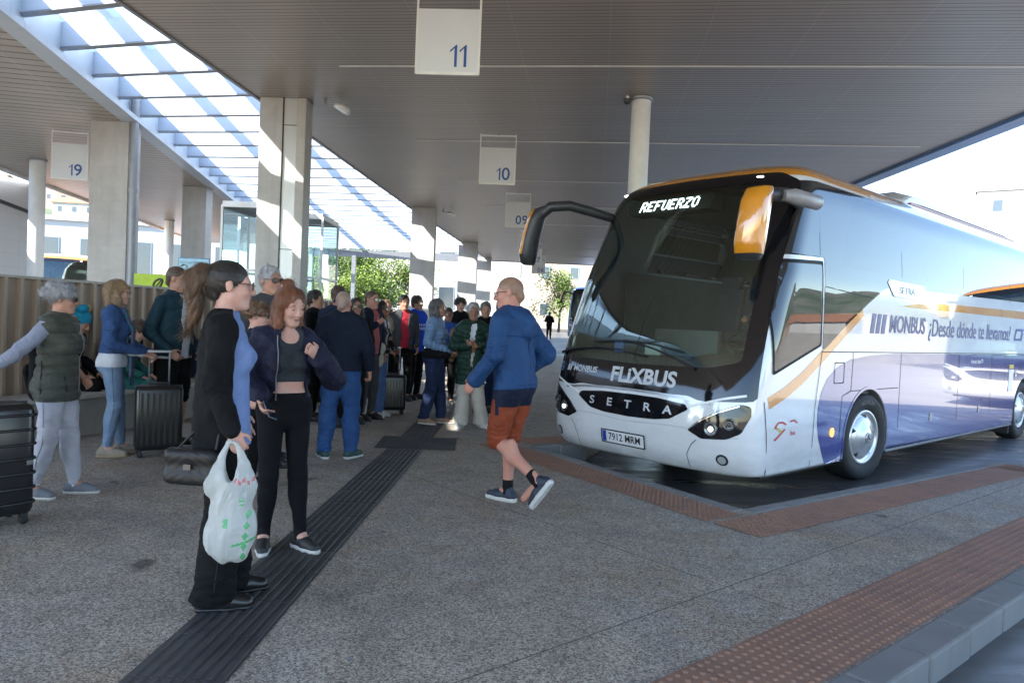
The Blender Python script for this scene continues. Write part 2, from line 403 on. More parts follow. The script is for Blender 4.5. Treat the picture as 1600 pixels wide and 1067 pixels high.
lt = canopy('side_canopy', 'pale beige canopy with smooth underside left of the glass roof', lp, ZC, 6.0, CEILW, WHITE,
       edges=[((-18.6, 43), (-15.2, 21), .1, ZC-.1, 6.0, WHITE), ((-15.2, 21), (-12, 4), .1, ZC-.1, 6.0, WHITE)])
for i in range(3):                                    # box girder carrying the skylight fins
    a0, b0, nn = offs(LE[i], LE[i+1], -.16)
    MB().bar((a0.x, a0.y, 5.44), (b0.x, b0.y, 5.44), .34, .1).build('girder_flange', STEELB, lt)
    a1, b1, nn = offs(LE[i], LE[i+1], -.08)
    MB().bar((a1.x, a1.y, 5.86), (b1.x, b1.y, 5.86), .12, .74).build('girder_web', STEELB, lt)
def xon(E, y):
    for (x0, y0), (x1, y1) in zip(E, E[1:]):
        if y0 <= y <= y1: return x0+(x1-x0)*(y-y0)/(y1-y0)
    (x0, y0), (x1, y1) = (E[0], E[1]) if y < E[0][1] else (E[-2], E[-1])
    return x0+(x1-x0)*(y-y0)/(y1-y0)
skl = thing('glass_roof', 'long glazed roof on pale steel fins between the two canopies', 'skylight', (0, 0, 0))
y = 1.0; k = 0
while y < 46.5:
    xa = xon(LE, y+.35)+.12; xb = xon(RE, y-.35)-.05
    MB().bar((xa, y+.35, 5.93), (xb, y-.35, 5.93), .055, .42).build('fin', STEELB, skl); MB().bar((xa, y+.35, 5.705), (xb, y-.35, 5.705), .13, .025).build('fin_flange', GREYM, skl); y += 1.36
for fr in (.30, .62):
    pts = [(xon(LE, yy)+(xon(RE, yy)-xon(LE, yy))*fr, yy) for yy in (0, 13.6, 26, 46)]
    for a, b in zip(pts, pts[1:]): MB().bar((*a, 6.42), (*b, 6.42), .16, .2).build('purlin', STEELB, skl)
gl = MB()
YS = [-1, 10.5, 13.6, 26, 29.5, 46.5]
for a, b in zip(YS, YS[1:]):
    gl.add([(xon(LE, a)+.02, a, 6.19), (xon(RE, a)-.02, a, 6.19), (xon(RE, b)-.02, b, 6.19), (xon(LE, b)+.02, b, 6.19)], [(0, 1, 2, 3)])
gl.build('roof_glass', FRIT, skl)
MB().bar((-13.2, 46.6, 5.45), (-1.7, 46.6, 5.45), .3, .45).build('end_beam', GREYM, skl)

# ============================================================ columns, posts, pipe
def column(x, y, w, d, label, side=0, rz=0, z0=0):
    t = thing('concrete_column', label, 'column', (x, y, z0), rz, 'concrete columns along the canopy edges')
    H = ZC-z0-.002
    if side:                                          # concrete blade with a metal service panel on its right part
        MB().box(-w/2, -d/2, 0, -w/2+w*.50, d/2, H).build('shaft', CONC, t, bevel=.012)
        MB().box(-w/2+w*.505, -d/2+.03, 0, w/2-w*.2, d/2, H).build('service_panel', ALU, t)
        MB().box(w/2-w*.195, -d/2-.02, 0, w/2, d/2, H).build('rear_shaft', CONC, t, bevel=.012)
        b = MB()
        for zz in (2.62, 4.9): b.box(-w/2+w*.51, -d/2+.024, zz, w/2-w*.2, -d/2+.029, zz+.012)
        b.box(-w/2+w*.502, -d/2-.004, 0, -w/2+w*.512, -d/2+.03, H); b.build('panel_joint', DARK, t)
    else:
        MB().box(-w/2, -d/2, 0, w/2, d/2, H).build('shaft', CONC, t, bevel=.012)
    return t
column(-4.38, 13.6, .86, .42, 'nearest wide concrete column with a metal service panel, right of the glass roof', 1)
column(-3.32, 26, .84, .5, 'second concrete column from the camera along the bay canopy edge', 0)
column(-2.42, 37, .95, .6, 'third concrete column along the bay canopy edge, thinner looking', 0)
column(-1.95, 45.2, .9, .6, 'farthest concrete column along the bay canopy edge', 0)
column(-8.80, 15.85, .83, .5, 'broad concrete column with a grey pipe under the side canopy', 0)
column(-10.40, 23.6, .78, .5, 'concrete column under the side canopy behind the blue arrow sign', 0)
column(-11.92, 30.6, .78, .5, 'far concrete column under the side canopy beside the glass lift', 0)
tag(MB().tube([(-8.27, 15.6, 0), (-8.27, 15.6, 6.0)], .085, 14).tube([(-8.27, 15.6, 3.9), (-8.27, 15.6, 3.98)], .1, 14).tube([(-8.27, 15.6, 1.9), (-8.27, 15.6, 1.98)], .1, 14)
    .build('drain_pipe', GREYM), 'grey round drain pipe fixed to the broad concrete column', 'pipe')
def post(x, y, r, label, top=ZC, z0=-.2):
    t = thing('round_post', label, 'post', (x, y, z0), 0, 'round white steel posts')
    MB().lathe([(r, .0), (r, top-z0)], 28).build('shaft', WHITE, t); MB().lathe([(r+.10, 0), (r+.10, .03), (r, .03)], 28).build('base_plate', GREYM, t)
    MB().lathe([(r, top-z0-.05), (r+.03, top-z0-.05), (r+.03, top-z0)], 28).build('collar', GREYM, t)
post(2.06, 12.6, .165, 'white round steel post rising behind the coach roof')
post(-13.3, 20.1, .2, 'white round steel post at the outer edge beside the white tiled wall')
post(-15.6, 32.6, .2, 'white round steel post farther back between two concrete columns')
# camera and spotlight fittings under the ceiling
def spot(x, y, label, arm):
    t = thing('ceiling_spotlight', label, 'spotlight', (x, y, ZC), 0, 'white spotlights on the canopy')
    MB().tube([(0, 0, 0), (0, 0, -.1)], .03, 10).bar((0, 0, -.1), (arm*.3, 0, -.12), .03, .03).build('bracket', GREYM, t)
    Mx = Matrix.Translation((arm*.32, 0, -.17)) @ Matrix.Rotation(R(25)*arm, 4, 'Y')
    MB().lathe([(0, .05), (.13, .05), (.16, .0), (.16, -.04), (.14, -.05)], 18, M=Mx).build('housing', WHITE, t)
    MB().lathe([(.14, -.048), (0, -.048)], 18, M=Mx).build('lens', mat('lamp_lens', (.75, .75, .72), .2), t)
spot(-3.6, 13.35, 'white spotlight beside the top of the nearest column', 1); spot(-2.65, 26, 'white spotlight right of the second column', 1)
spot(-12.9, 20.1, 'pale spotlight on the round post by sign 19', 1)
cm = thing('security_camera', 'small dark security camera beside the top of the round post', 'camera', (1.80, 12.5, ZC))
MB().tube([(0, 0, 0), (0, 0, -.05)], .03, 10).build('mount', WHITE, cm); MB().lathe([(.065, -.05), (.065, -.1), (.04, -.13), (0, -.14)], 14).build('dome', DARK, cm)
# ============================================================ hanging bay signs
def sign(num, x, y, label, w=.745, h=1.0, rz=R(-3)):
    t = thing('bay_sign', label, 'sign', (x, y, ZC), rz, 'hanging bay number signs'); f = MB()
    for sx in (-1, 1): f.bar((sx*w/2, 0, -.015), (sx*w/2, 0, -h-.06), .022, .03, up=(0, 1, 0))
    f.bar((-w/2, 0, -.05), (w/2, 0, -.05), .03, .03).bar((-w/2, 0, -h-.05), (w/2, 0, -h-.05), .03, .035)
    f.build('frame', WHITE, t)
    MB().box(-w/2+.012, -.012, -h-.035, w/2-.012, .012, -.30).build('panel', SIGNW, t)
    vs, fs = numeral_mesh(num, .37)
    MB().add([(vx+.14, -.0155, vz-h+.155) for vx, vz, _ in vs], fs).build('number', BLUEI, t)
    MB().tube([(0, 0, 0), (0, 0, -.05)], .014, 8).build('hanger', GREYM, t)
for num, x, y, lab in (('11', -.90, 8.62, 'nearest hanging white sign with blue number 11'), ('10', -.46, 15.3, 'hanging white sign with blue number 10'),
                       ('09', .01, 22.0, 'hanging white sign with blue number 09'), ('08', .44, 28.7, 'hanging white sign with blue number 08 behind the coach mirror'),
                       ('07', .9, 35.4, 'distant hanging white sign with blue number 07'), ('06', 1.35, 42, 'farthest hanging white sign with blue number 06')):
    sign(num, x, y, lab)
sign('19', -10.26, 16.6, 'hanging white sign with blue number 19 left of the broad column', h=1.05, rz=R(10))
# ============================================================ ribbed parapet and bench
w0 = Vector((-6.02, 5.0, 0)); w1 = Vector((-3.55, 14.2, 0)); wd = (w1-w0).normalized(); wnrm = Vector((wd.y, -wd.x, 0)); L = (w1-w0).length
wt = thing('ribbed_wall', 'beige ribbed metal parapet wall behind the waiting people', 'wall', w0, 0)
def wp(s, o, z): p = wd*s + wnrm*o; return (p.x, p.y, z)
mb = MB(); s = 0; 
while s < L:                                          # trapezoidal ribs
    prof = [(0, 0), (.13, 0), (.142, .06), (.178, .06), (.19, 0)]
    for (s0, o0), (s1, o1) in zip(prof, prof[1:]):
        mb.add([wp(s+s0, o0, 0), wp(s+s1, o1, 0), wp(s+s1, o1, 1.70), wp(s+s0, o0, 1.70)], [(0, 1, 2, 3)])
    s += .19
mb.build('ribbed_cladding', RIB, wt)
MB().add([wp(0, -.01, 0), wp(L, -.01, 0), wp(L, -.2, 0), wp(0, -.2, 0), wp(0, -.01, 1.695), wp(L, -.01, 1.695), wp(L, -.2, 1.695), wp(0, -.2, 1.695)],
         [(4, 5, 6, 7), (3, 2, 1, 0), (0, 1, 5, 4), (1, 2, 6, 5), (2, 3, 7, 6), (3, 0, 4, 7)]).build('core', CONC, wt)
a = wp(0, -.08, 1.715); b = wp(L, -.08, 1.715); MB().bar(a, b, .28, .03).build('coping', mat('coping', (.42, .37, .32), .45), wt)
bt = thing('concrete_bench', 'long pale concrete bench along the ribbed wall', 'bench', w0)
WOOD = mat('bench_slat', (.42, .33, .24), .55, ns=6, stretch=(1, 8, 8), col2=(.30, .23, .16))
a = wp(2.4, .31, .21); b = wp(8.2, .31, .21); MB().bar(a, b, .46, .42).build('plinth', concrete_mat('bench_concrete', (.34, .32, .29)), bt, bevel=.01)
a = wp(2.38, .33, .443); b = wp(8.22, .33, .443); MB().bar(a, b, .52, .045).build('seat', concrete_mat('bench_top', (.50, .46, .41)), bt, bevel=.008)
# ============================================================ glass lift and lobby frames, blue sign
def glassbox(label, x0, y0, x1, y1, z1, cap=None):
    t = thing('glass_enclosure', label, 'glass enclosure', (x0, y0, 0)); w = x1-x0; d = y1-y0; f = MB()
    for px, py in ((0, 0), (w, 0), (w, d), (0, d)): f.bar((px, py, 0), (px, py, z1), .045, .045, up=(0, 1, 0))
    for zz in (.05, 2.3, z1): f.bar((0, 0, zz), (w, 0, zz), .05, .05).bar((0, d, zz), (w, d, zz), .05, .05).bar((0, 0, zz), (0, d, zz), .05, .05).bar((w, 0, zz), (w, d, zz), .05, .05)
    f.build('frame', WHITE, t)
    g = MB()
    for q in (((0, 0), (w, 0)), ((w, 0), (w, d)), ((w, d), (0, d)), ((0, d), (0, 0))):
        (ax, ay), (bx, by) = q; g.add([(ax, ay, .05), (bx, by, .05), (bx, by, z1), (ax, ay, z1)], [(0, 1, 2, 3)])
    g.build('pane', GLASS, t)
    if cap: MB().box(0, 0, z1+.03, w, d, z1+.10).build('roof_plate', WHITE, t)
glassbox('tall glass lift shaft with pale frame just right of the nearest column', -5.6, 17.0, -4.55, 18.5, 3.7, 1)
glassbox('narrow glass enclosure left of the nearest wide column', -6.05, 14.9, -5.3, 16.4, 3.6, 1)
cb = thing('access_sign', 'light blue sign panel with a small arrow in front of a concrete column', 'sign', (-6.75, 15.2, 0))
MB().tube([(-.25, 0, 0), (-.25, 0, 2.2)], .025, 8).tube([(.25, 0, 0), (.25, 0, 2.2)], .025, 8).build('pole', GREYM, cb)
MB().box(-.3, -.03, 2.1, .36, .0, 2.52).build('frame', mat('sign_frame', (.10, .26, .45), .4), cb, bevel=.01)
MB().box(-.28, -.034, 2.12, .34, -.031, 2.5).build('panel', mat('sign_pale_blue', (.42, .66, .80), .4), cb)
BT = mat('sign_text_blue', (.03, .26, .42), .5)
vs, fs = text_mesh('ACCESO ANDENES', .068); MB().add([(vx+.03, -.037, vz+2.42) for vx, vz, _ in vs], fs).build('lettering', BT, cb)
MB().prism([(-.06, .005), (.09, .005), (.09, .03), (.16, -.005), (.09, -.04), (.09, -.015), (-.06, -.015)], .035, .038, M=Matrix.Translation((.0, 0, 2.24)) @ Matrix.Rotation(R(90), 4, 'X')).build('arrow', BT, cb)
# ============================================================ the coach
XT = [(.28,-2.46),(.36,-2.54),(.5,-2.58),(.8,-2.585),(1.05,-2.55),(1.25,-2.5),(1.5,-2.42),(2.2,-2.15),(3.0,-1.80),(3.2,-1.70),(3.34,-1.58),(3.45,-1.38),(3.53,-1.05),(3.57,-.6),(3.6,.5)]
HT = [(.28,1.31),(.4,1.33),(1.5,1.33),(2.2,1.32),(3.1,1.255),(3.24,1.22),(3.34,1.17),(3.45,1.04),(3.53,.82),(3.57,.55),(3.6,.2)]
BC, ND, DD, REAR = 1.33, 3.5, .56, 9.4
def _cat(T):                                          # smooth the profile tables
    zs = np.linspace(T[0][0], T[-1][0], 400); v = np.interp(zs, [a for a, b in T], [b for a, b in T])
    k = np.hanning(33); k /= k.sum(); return zs, np.convolve(np.pad(v, 16, mode='reflect', reflect_type='odd'), k, 'valid')
XS, HS = _cat(XT), _cat(HT)
def fx(z): return float(np.interp(z, *XS))
def hwz(z): return float(np.interp(z, *HS))
def front(y, z):
    yn = min(.9995, abs((y-BC)/hwz(z))); return Vector((fx(z)+DD*(1-(1-yn**ND)**(1/ND)), y, z))
def side(x, z, far=False):
    x = max(x, fx(z)+.22); u = (x-fx(z))/DD
    yn = (1-(1-min(1, max(u, 0)))**ND)**(1/ND) if u < 1 else 1
    w = hwz(z)*yn
    return Vector((x, BC+w if far else BC-w, z))
def fside(x, z): return side(x, z, True)
def onsurf(surf, u, v, off):
    e = .004; p = surf(u, v); n = (surf(u+e, v)-surf(u-e, v)).cross(surf(u, v+e)-surf(u, v-e))
    if n.length < 1e-9: n = Vector((-.5, 0, .2))+Vector((0, p.y-BC, 0))
    n.normalize(); c = Vector((2, BC, 1.6))
    if n.dot(p-c) < 0: n = -n
    return p+n*off
def patch(name, polys, surf, off, m, parent, step=.07, smooth=True):
    """flat outline(s) (first outer, then holes) laid on a body surface"""
    bm = bmesh.new(); es = []
    for poly in polys:
        vs = [bm.verts.new((u, v, 0)) for u, v in poly]
        es += [bm.edges.new((vs[i], vs[(i+1) % len(vs)])) for i in range(len(vs))]
    bmesh.ops.triangle_fill(bm, edges=es, use_beauty=True, normal=(0, 0, 1))
    us = [v.co.x for v in bm.verts]; vv = [v.co.y for v in bm.verts]
    for ax, lo, hi in ((0, min(us), max(us)), (1, min(vv), max(vv))):
        k = math.floor(lo/step)+1
        while k*step < hi-1e-4:
            co = [0, 0, 0]; co[ax] = k*step; no = [0, 0, 0]; no[ax] = 1
            bmesh.ops.bisect_plane(bm, geom=bm.verts[:]+bm.edges[:]+bm.faces[:], plane_co=co, plane_no=no, dist=1e-5); k += 1
    for v in bm.verts: v.co = onsurf(surf, v.co.x, v.co.y, off)
    bmesh.ops.recalc_face_normals(bm, faces=bm.faces)
    c = Vector((2, BC, 1.6)); bm.faces.ensure_lookup_table()
    if sum(f.normal.dot(f.calc_center_median()-c) for f in bm.faces) < 0: bmesh.ops.reverse_faces(bm, faces=bm.faces)
    for f in bm.faces: f.smooth = smooth
    me = bpy.data.meshes.new(name); bm.to_mesh(me); bm.free()
    return link(name, me, parent, [m])
def strip(pts, w):
    """closed outline of a thin line through pts"""
    P = [Vector((*p, 0)) for p in pts]; L = []; Rr = []
    for i, p in enumerate(P):
        d = (P[min(i+1, len(P)-1)]-P[max(i-1, 0)]).normalized(); n = Vector((-d.y, d.x, 0))*w/2
        L.append((p+n).to_2d()[:]); Rr.append((p-n).to_2d()[:])
    return L+Rr[::-1]
def rpoly(pts, r=.03, n=5):
    """polygon with rounded corners"""
    out = []; k = len(pts)
    for i in range(k):
        p = Vector(pts[i]); a = Vector(pts[i-1]); b = Vector(pts[(i+1) % k]); da = (a-p); db = (b-p); rr = min(r, da.length*.45, db.length*.45)
        A = p+da.normalized()*rr; B = p+db.normalized()*rr
        for j in range(n+1):
            t = j/n; q = A*(1-t)**2+p*2*t*(1-t)+B*t*t; out.append((q.x, q.y))
    return out
def arc(cx, cz, r, a0, a1, n=18): return [(cx+r*math.cos(a0+(a1-a0)*i/n), cz+r*math.sin(a0+(a1-a0)*i/n)) for i in range(n+1)]
def lettering(name, s, surf, u, v, h, m, parent, off=.005, bold=0, sx=1., flip=1, italic=0, rise=0, spacing=1.0):
    vs, fs = text_mesh(s, h*1.37, bold=bold*h, spacing=spacing); me = bpy.data.meshes.new(name)
    me.from_pydata([onsurf(surf, u+flip*(x*sx+italic*y), v+y+rise*x*sx, off) for x, y, _ in vs], [], fs if flip > 0 else [f[::-1] for f in fs]); me.update()
    return link(name, me, parent, [m])
def paint(name, col, rough=.16, **k):
    if name in MATS: return MATS[name]
    m = paint0(name, col, rough, **k); t = NT(m); v = t.co(); z = t.xyz(v)[2]; lk = t.b.inputs['Base Color'].links[0].from_socket
    g = t.m('MULTIPLY', t.ramp(z, [(.28, 1), (.62, .25), (.95, 0)]), t.ramp(t.noise(t.map(v, scale=(.8, .8, 2.2)), 2.6, 6, .7), [(.35, 0), (.7, 1)]))   # road film along the skirts
    spl = t.ramp(t.noise(v, 46, 2, .5), [(.66, 0), (.74, 1)]); g2 = t.m('ADD', t.m('MULTIPLY', g, .38), t.m('MULTIPLY', t.m('MULTIPLY', spl, t.ramp(z, [(.3, 1), (.9, 0)])), .25))
    t.set(col=t.mix(g2, lk, (.16, .145, .125)), rough=t.m('ADD', rough, t.m('MULTIPLY', g2, .5))); t.b.inputs['Coat IOR'].default_value = 1.68; return m
def paint0(name, col, rough=.16, **k): return mat(name, col, rough, amt=.2, ns=1.5, col2=tuple(c*.95 for c in col), spec=.5, coat=1., coatr=.03, **k)
PW = paint('coach_white', (.72, .73, .75)); PP = paint('coach_purple', (.052, .072, .27)); PO = paint('coach_orange', (.66, .26, .012))
BLK = mat('gloss_black', (.008, .008, .010), .07, spec=.6); RUB = mat('rubber', (.018, .018, .019), .75, bump=.15, bs=200)
SEAM = mat('panel_gap', (.012, .012, .014), .7)
def winglass():
    m = bpy.data.materials.new('coach_window'); t = NT(m); t.set(col=(.010, .014, .02), rough=.012, spec=.5, ior=1.72)
    tr = t.new('BsdfTransparent'); tr.inputs[0].default_value = (.24, .27, .29, 1); gl = t.new('BsdfGlossy'); gl.inputs['Roughness'].default_value = .012
    fr = t.new('Fresnel'); fr.inputs[0].default_value = 1.88; w = t.noise(t.co(), .9, 2); bp = t.bump(w, .02, .03); t.t.links.new(bp.outputs[0], gl.inputs['Normal']); t.t.links.new(bp.outputs[0], fr.inputs['Normal'])
    mx = t.new('MixShader'); t.put(mx.inputs[0], fr.outputs[0]); t.put(mx.inputs[1], tr.outputs[0]); t.put(mx.inputs[2], gl.outputs[0]); t.put(t.out.inputs[0], mx.outputs[0]); return m
WG = winglass()
def screenglass():
    m = bpy.data.materials.new('windscreen_glass'); t = NT(m)
    tr = t.new('BsdfTransparent'); tr.inputs[0].default_value = (.76, .92, .85, 1)
    gl = t.new('BsdfGlossy'); gl.inputs['Roughness'].default_value = .012; gl.inputs[0].default_value = (.84, 1, .95, 1)
    fr = t.new('Fresnel'); fr.inputs[0].default_value = 1.8
    mx = t.new('MixShader'); t.put(mx.inputs[0], t.m('ADD', fr.outputs[0], .05)); t.put(mx.inputs[1], tr.outputs[0]); t.put(mx.inputs[2], gl.outputs[0])
    t.put(t.out.inputs[0], mx.outputs[0]); return m
SG = screenglass()
CHROME = mat('chrome', (.62, .63, .65), .14, metal=1.0); SILV = mat('silver_trim', (.45, .46, .48), .25, metal=.7)
LED = bpy.data.materials.new('display_led'); t = NT(LED); t.set(col=(.9, .95, 1)); t.b.inputs['Emission Color'].default_value = (.85, .95, 1, 1); t.b.inputs['Emission Strength'].default_value = 1.6
LAMP = bpy.data.materials.new('lamp_lit'); t = NT(LAMP); t.set(col=(.9, .95, 1)); t.b.inputs['Emission Color'].default_value = (.9, .97, 1, 1); t.b.inputs['Emission Strength'].default_value = 1.4
AMB = bpy.data.materials.new('amber_lamp'); t = NT(AMB); t.set(col=(.9, .35, .05), rough=.2); t.b.inputs['Emission Color'].default_value = (1, .4, .08, 1); t.b.inputs['Emission Strength'].default_value = .6
INT = mat('interior_dark', (.16, .165, .17), .8); DASH = mat('dashboard', (.085, .088, .092), .65, bump=.1, bs=60); SEATM = cloth('coach_seat', (.05, .06, .10), (.03, .035, .06))
TXB = mat('livery_blue', (.04, .06, .26), .3); TXW = mat('decal_white', (.75, .75, .76), .3); TXG = mat('decal_grey', (.55, .56, .58), .3)

coach = thing('coach', 'white purple and orange coach parked with its lit display reading REFUERZO', 'coach', (4.05, 8.25, -.2), R(41.5))
# ---- shell
zl = [.28, .31, .36, .42, .5, .6, .7, .8, .9, 1.0, 1.1, 1.2, 1.3, 1.4, 1.5, 1.65, 1.8, 2.0, 2.2, 2.4, 2.6, 2.8, 2.95, 3.05, 3.13, 3.19, 3.24, 3.285, 3.32, 3.355, 3.39, 3.42, 3.45, 3.475, 3.5, 3.52, 3.54, 3.555, 3.57, 3.58, 3.59, 3.598]
NF = 180; outl = []
for z in zl:
    h = hwz(z); x0 = fx(z); ring = []
    for i in range(NF+1):
        th = PI*i/NF; c = math.cos(th); sgn = 1 if c >= 0 else -1
        yn = sgn*abs(c)**(2/ND); ring.append((x0+DD*(1-abs(math.sin(th))**(2/ND)), BC-h*yn, z))
    xs = [x0+DD+(REAR-.35-x0-DD)*i/40 for i in range(1, 41)]
    far = [(x, BC+h, z) for x in xs]; near = [(x, BC-h, z) for x in xs]
    rr = [(REAR-.35+.35*math.sin(PI/2*i/6), BC+h-.30*min(1, h)*(1-math.cos(PI/2*i/6)), z) for i in range(1, 7)]
    rl = [(x, 2*BC-y, zz) for x, y, zz in rr]
    ring += far+rr+rl[::-1]+near[::-1]; outl.append(ring)
N = len(outl[0]); vs = [p for r in outl for p in r]
fs = [(i*N+j, i*N+(j+1) % N, (i+1)*N+(j+1) % N, (i+1)*N+j) for i in range(len(zl)-1) for j in range(N)]
fs += [tuple(range(N))[::-1], tuple(range((len(zl)-1)*N, len(zl)*N))]
me = bpy.data.meshes.new('body'); me.from_pydata(vs, [], fs); me.update()
bm = bmesh.new(); bm.from_mesh(me); bmesh.ops.recalc_face_normals(bm, faces=bm.faces); bm.to_mesh(me); bm.free()
body = link('body', me, coach, [PW, PO, INT])
cu = MB()
AX1, AX2, WZ, AR = .1, 6.5, .50, .585
for ax in (AX1, AX2):
    for y0, y1 in ((-.2, .62), (2*BC-.62, 2*BC+.2)):
        n = 48; a = [(ax+AR*math.cos(2*PI*i/n), WZ-.03+AR*math.sin(2*PI*i/n)) for i in range(n)]
        cu.add([(x, y0, z) for x, z in a]+[(x, y1, z) for x, z in a], [tuple(range(n)), tuple(range(n, 2*n))[::-1]]+[(i, n+i, n+(i+1) % n, (i+1) % n) for i in range(n)])
co = cu.build('cut', INT)
bm = bmesh.new(); bm.from_mesh(co.data); bmesh.ops.recalc_face_normals(bm, faces=bm.faces); bm.to_mesh(co.data); bm.free()
md = body.modifiers.new('b', 'BOOLEAN'); md.object = co; md.operation = 'DIFFERENCE'; md.solver = 'EXACT'
dg = bpy.context.evaluated_depsgraph_get()
co.parent = coach; bpy.context.view_layer.update(); dg = bpy.context.evaluated_depsgraph_get()
me2 = bpy.data.meshes.new_from_object(body.evaluated_get(dg)); body.modifiers.clear(); body.data = me2; bpy.data.objects.remove(co)
me2.materials.clear(); [me2.materials.append(m) for m in (PW, PO, INT)]
WS = rpoly([(.175, 1.36), (.215, 2.2), (.31, 3.05), (.42, 3.20), (2.24, 3.20), (2.35, 3.05), (2.445, 2.2), (2.485, 1.36), (2.2, 1.29), (1.33, 1.27), (.46, 1.29)], .06)
bm = bmesh.new(); bm.from_mesh(me2); kill = []
for f in bm.faces:
    c = f.calc_center_median(); f.smooth = f.calc_area() < .6 and not abs(f.normal.z) > .97 or c.z > 3.3
    f.material_index = 0
    if c.z > 3.285+max(0, c.x-.1)*.075: f.material_index = 1
    if c.z < .281 and f.normal.z < -.5: f.material_index = 2
    rr = min(math.hypot(c.x-AX1, c.z-WZ+.03), math.hypot(c.x-AX2, c.z-WZ+.03))
    if rr < AR+.002 and c.z < 1.2: f.material_index = 2; f.smooth = False
    if -.55 < c.x < 8.8 and 2.41 < c.z < 3.17 and abs(c.y-BC) > 1.1: kill.append(f); continue
    if c.x < -.9 and 1.24 < c.z < 3.26 and all(1.2 < v.co.z < 3.285 and .10+(v.co.z-1.3)*.09 < v.co.y < 2*BC-.10-(v.co.z-1.3)*.09 for v in f.verts): kill.append(f)
bmesh.ops.delete(bm, geom=kill, context='FACES'); bm.to_mesh(me2); bm.free()
# ---- front: windscreen, black surround, panels
ring = rpoly([(.035, 1.0), (.05, 1.5), (.085, 2.3), (.10, 3.02), (.155, 3.22), (.33, 3.315), (1.33, 3.335), (2.33, 3.315), (2.505, 3.22), (2.56, 3.02), (2.575, 2.3), (2.61, 1.5), (2.625, 1.0),
              (2.30, .985), (2.16, .985), (2.04, 1.01), (1.33, 1.0), (.62, 1.01), (.50, .97), (.40, .975)], .04)
def raycast(poly, c, a):
    d = Vector((math.cos(a), math.sin(a))); best = 0; k = len(poly)
    for i in range(k):
        p = Vector(poly[i])-Vector(c); e = Vector(poly[(i+1) % k])-Vector(poly[i]); den = d.x*e.y-d.y*e.x
        if abs(den) < 1e-12: continue
        t = (p.x*e.y-p.y*e.x)/den; u = (p.x*d.y-p.y*d.x)/den
        if -1e-6 <= u <= 1+1e-6: best = max(best, t)
    return best
mb = MB(); cc = (BC, 2.25); NA = 300; NR = 7; Ws_ = [(cc[0]+(u-cc[0])*.997, cc[1]+(v-cc[1])*.997) for u, v in WS]
for i in range(NA):
    a = 2*PI*i/NA; ro = raycast(ring, cc, a); ri = raycast(Ws_, cc, a)
    for j in range(NR+1): r = ri+(ro-ri)*j/NR; mb.v.append(tuple(onsurf(front, cc[0]+r*math.cos(a), cc[1]+r*math.sin(a), .004)))
for i in range(NA):
    for j in range(NR): a = i*(NR+1)+j; b = ((i+1) % NA)*(NR+1)+j; mb.f.append((a, b, b+1, a+1)); mb.mi.append(0); mb.sm.append(True)
mb.build('windscreen_surround', BLK, coach)
ws = patch('windscreen', [[(BC+(u-BC)*1.012, 2.2+(v-2.2)*1.012) for u, v in WS]], front, .001, SG, coach)
wl = patch('divider_line', [strip([(1.36, 1.30), (1.36, 1.95)], .006)], front, .005, SEAM, coach)
# grille, trim, bumper lines
gr = rpoly([(.64, .925), (.60, .88), (.80, .765), (1.0, .735), (1.33, .725), (1.66, .735), (1.86, .765), (2.06, .88), (2.02, .925), (1.7, .955), (1.33, .96), (.96, .955)], .03)
grl = patch('grille', [gr], front, .004, BLK, coach)
patch('grille_trim', [strip([(.38, .955), (.52, .965), (.68, .985), (1.0, 1.0), (1.33, 1.003), (1.66, 1.0), (1.98, .985), (2.14, .965), (2.28, .955)], .026)], front, .009, SILV, coach)
for yy, ch in zip((1.83, 1.58, 1.33, 1.08, .83), 'SETRA'): lettering('lettering', ch, front, yy, .845, .085, mat('letter_silver', (.60, .61, .63), .35, metal=.3), grl, .012, .03, 1.35, -1)
patch('bumper_crease', [strip([(.13, .655), (.45, .63), (.62, .70), (.85, .70), (1.33, .675), (1.81, .70), (2.04, .70), (2.21, .63), (2.53, .655)], .012)], front, .002, mat('crease_shadow', (.50, .51, .53), .3), coach)
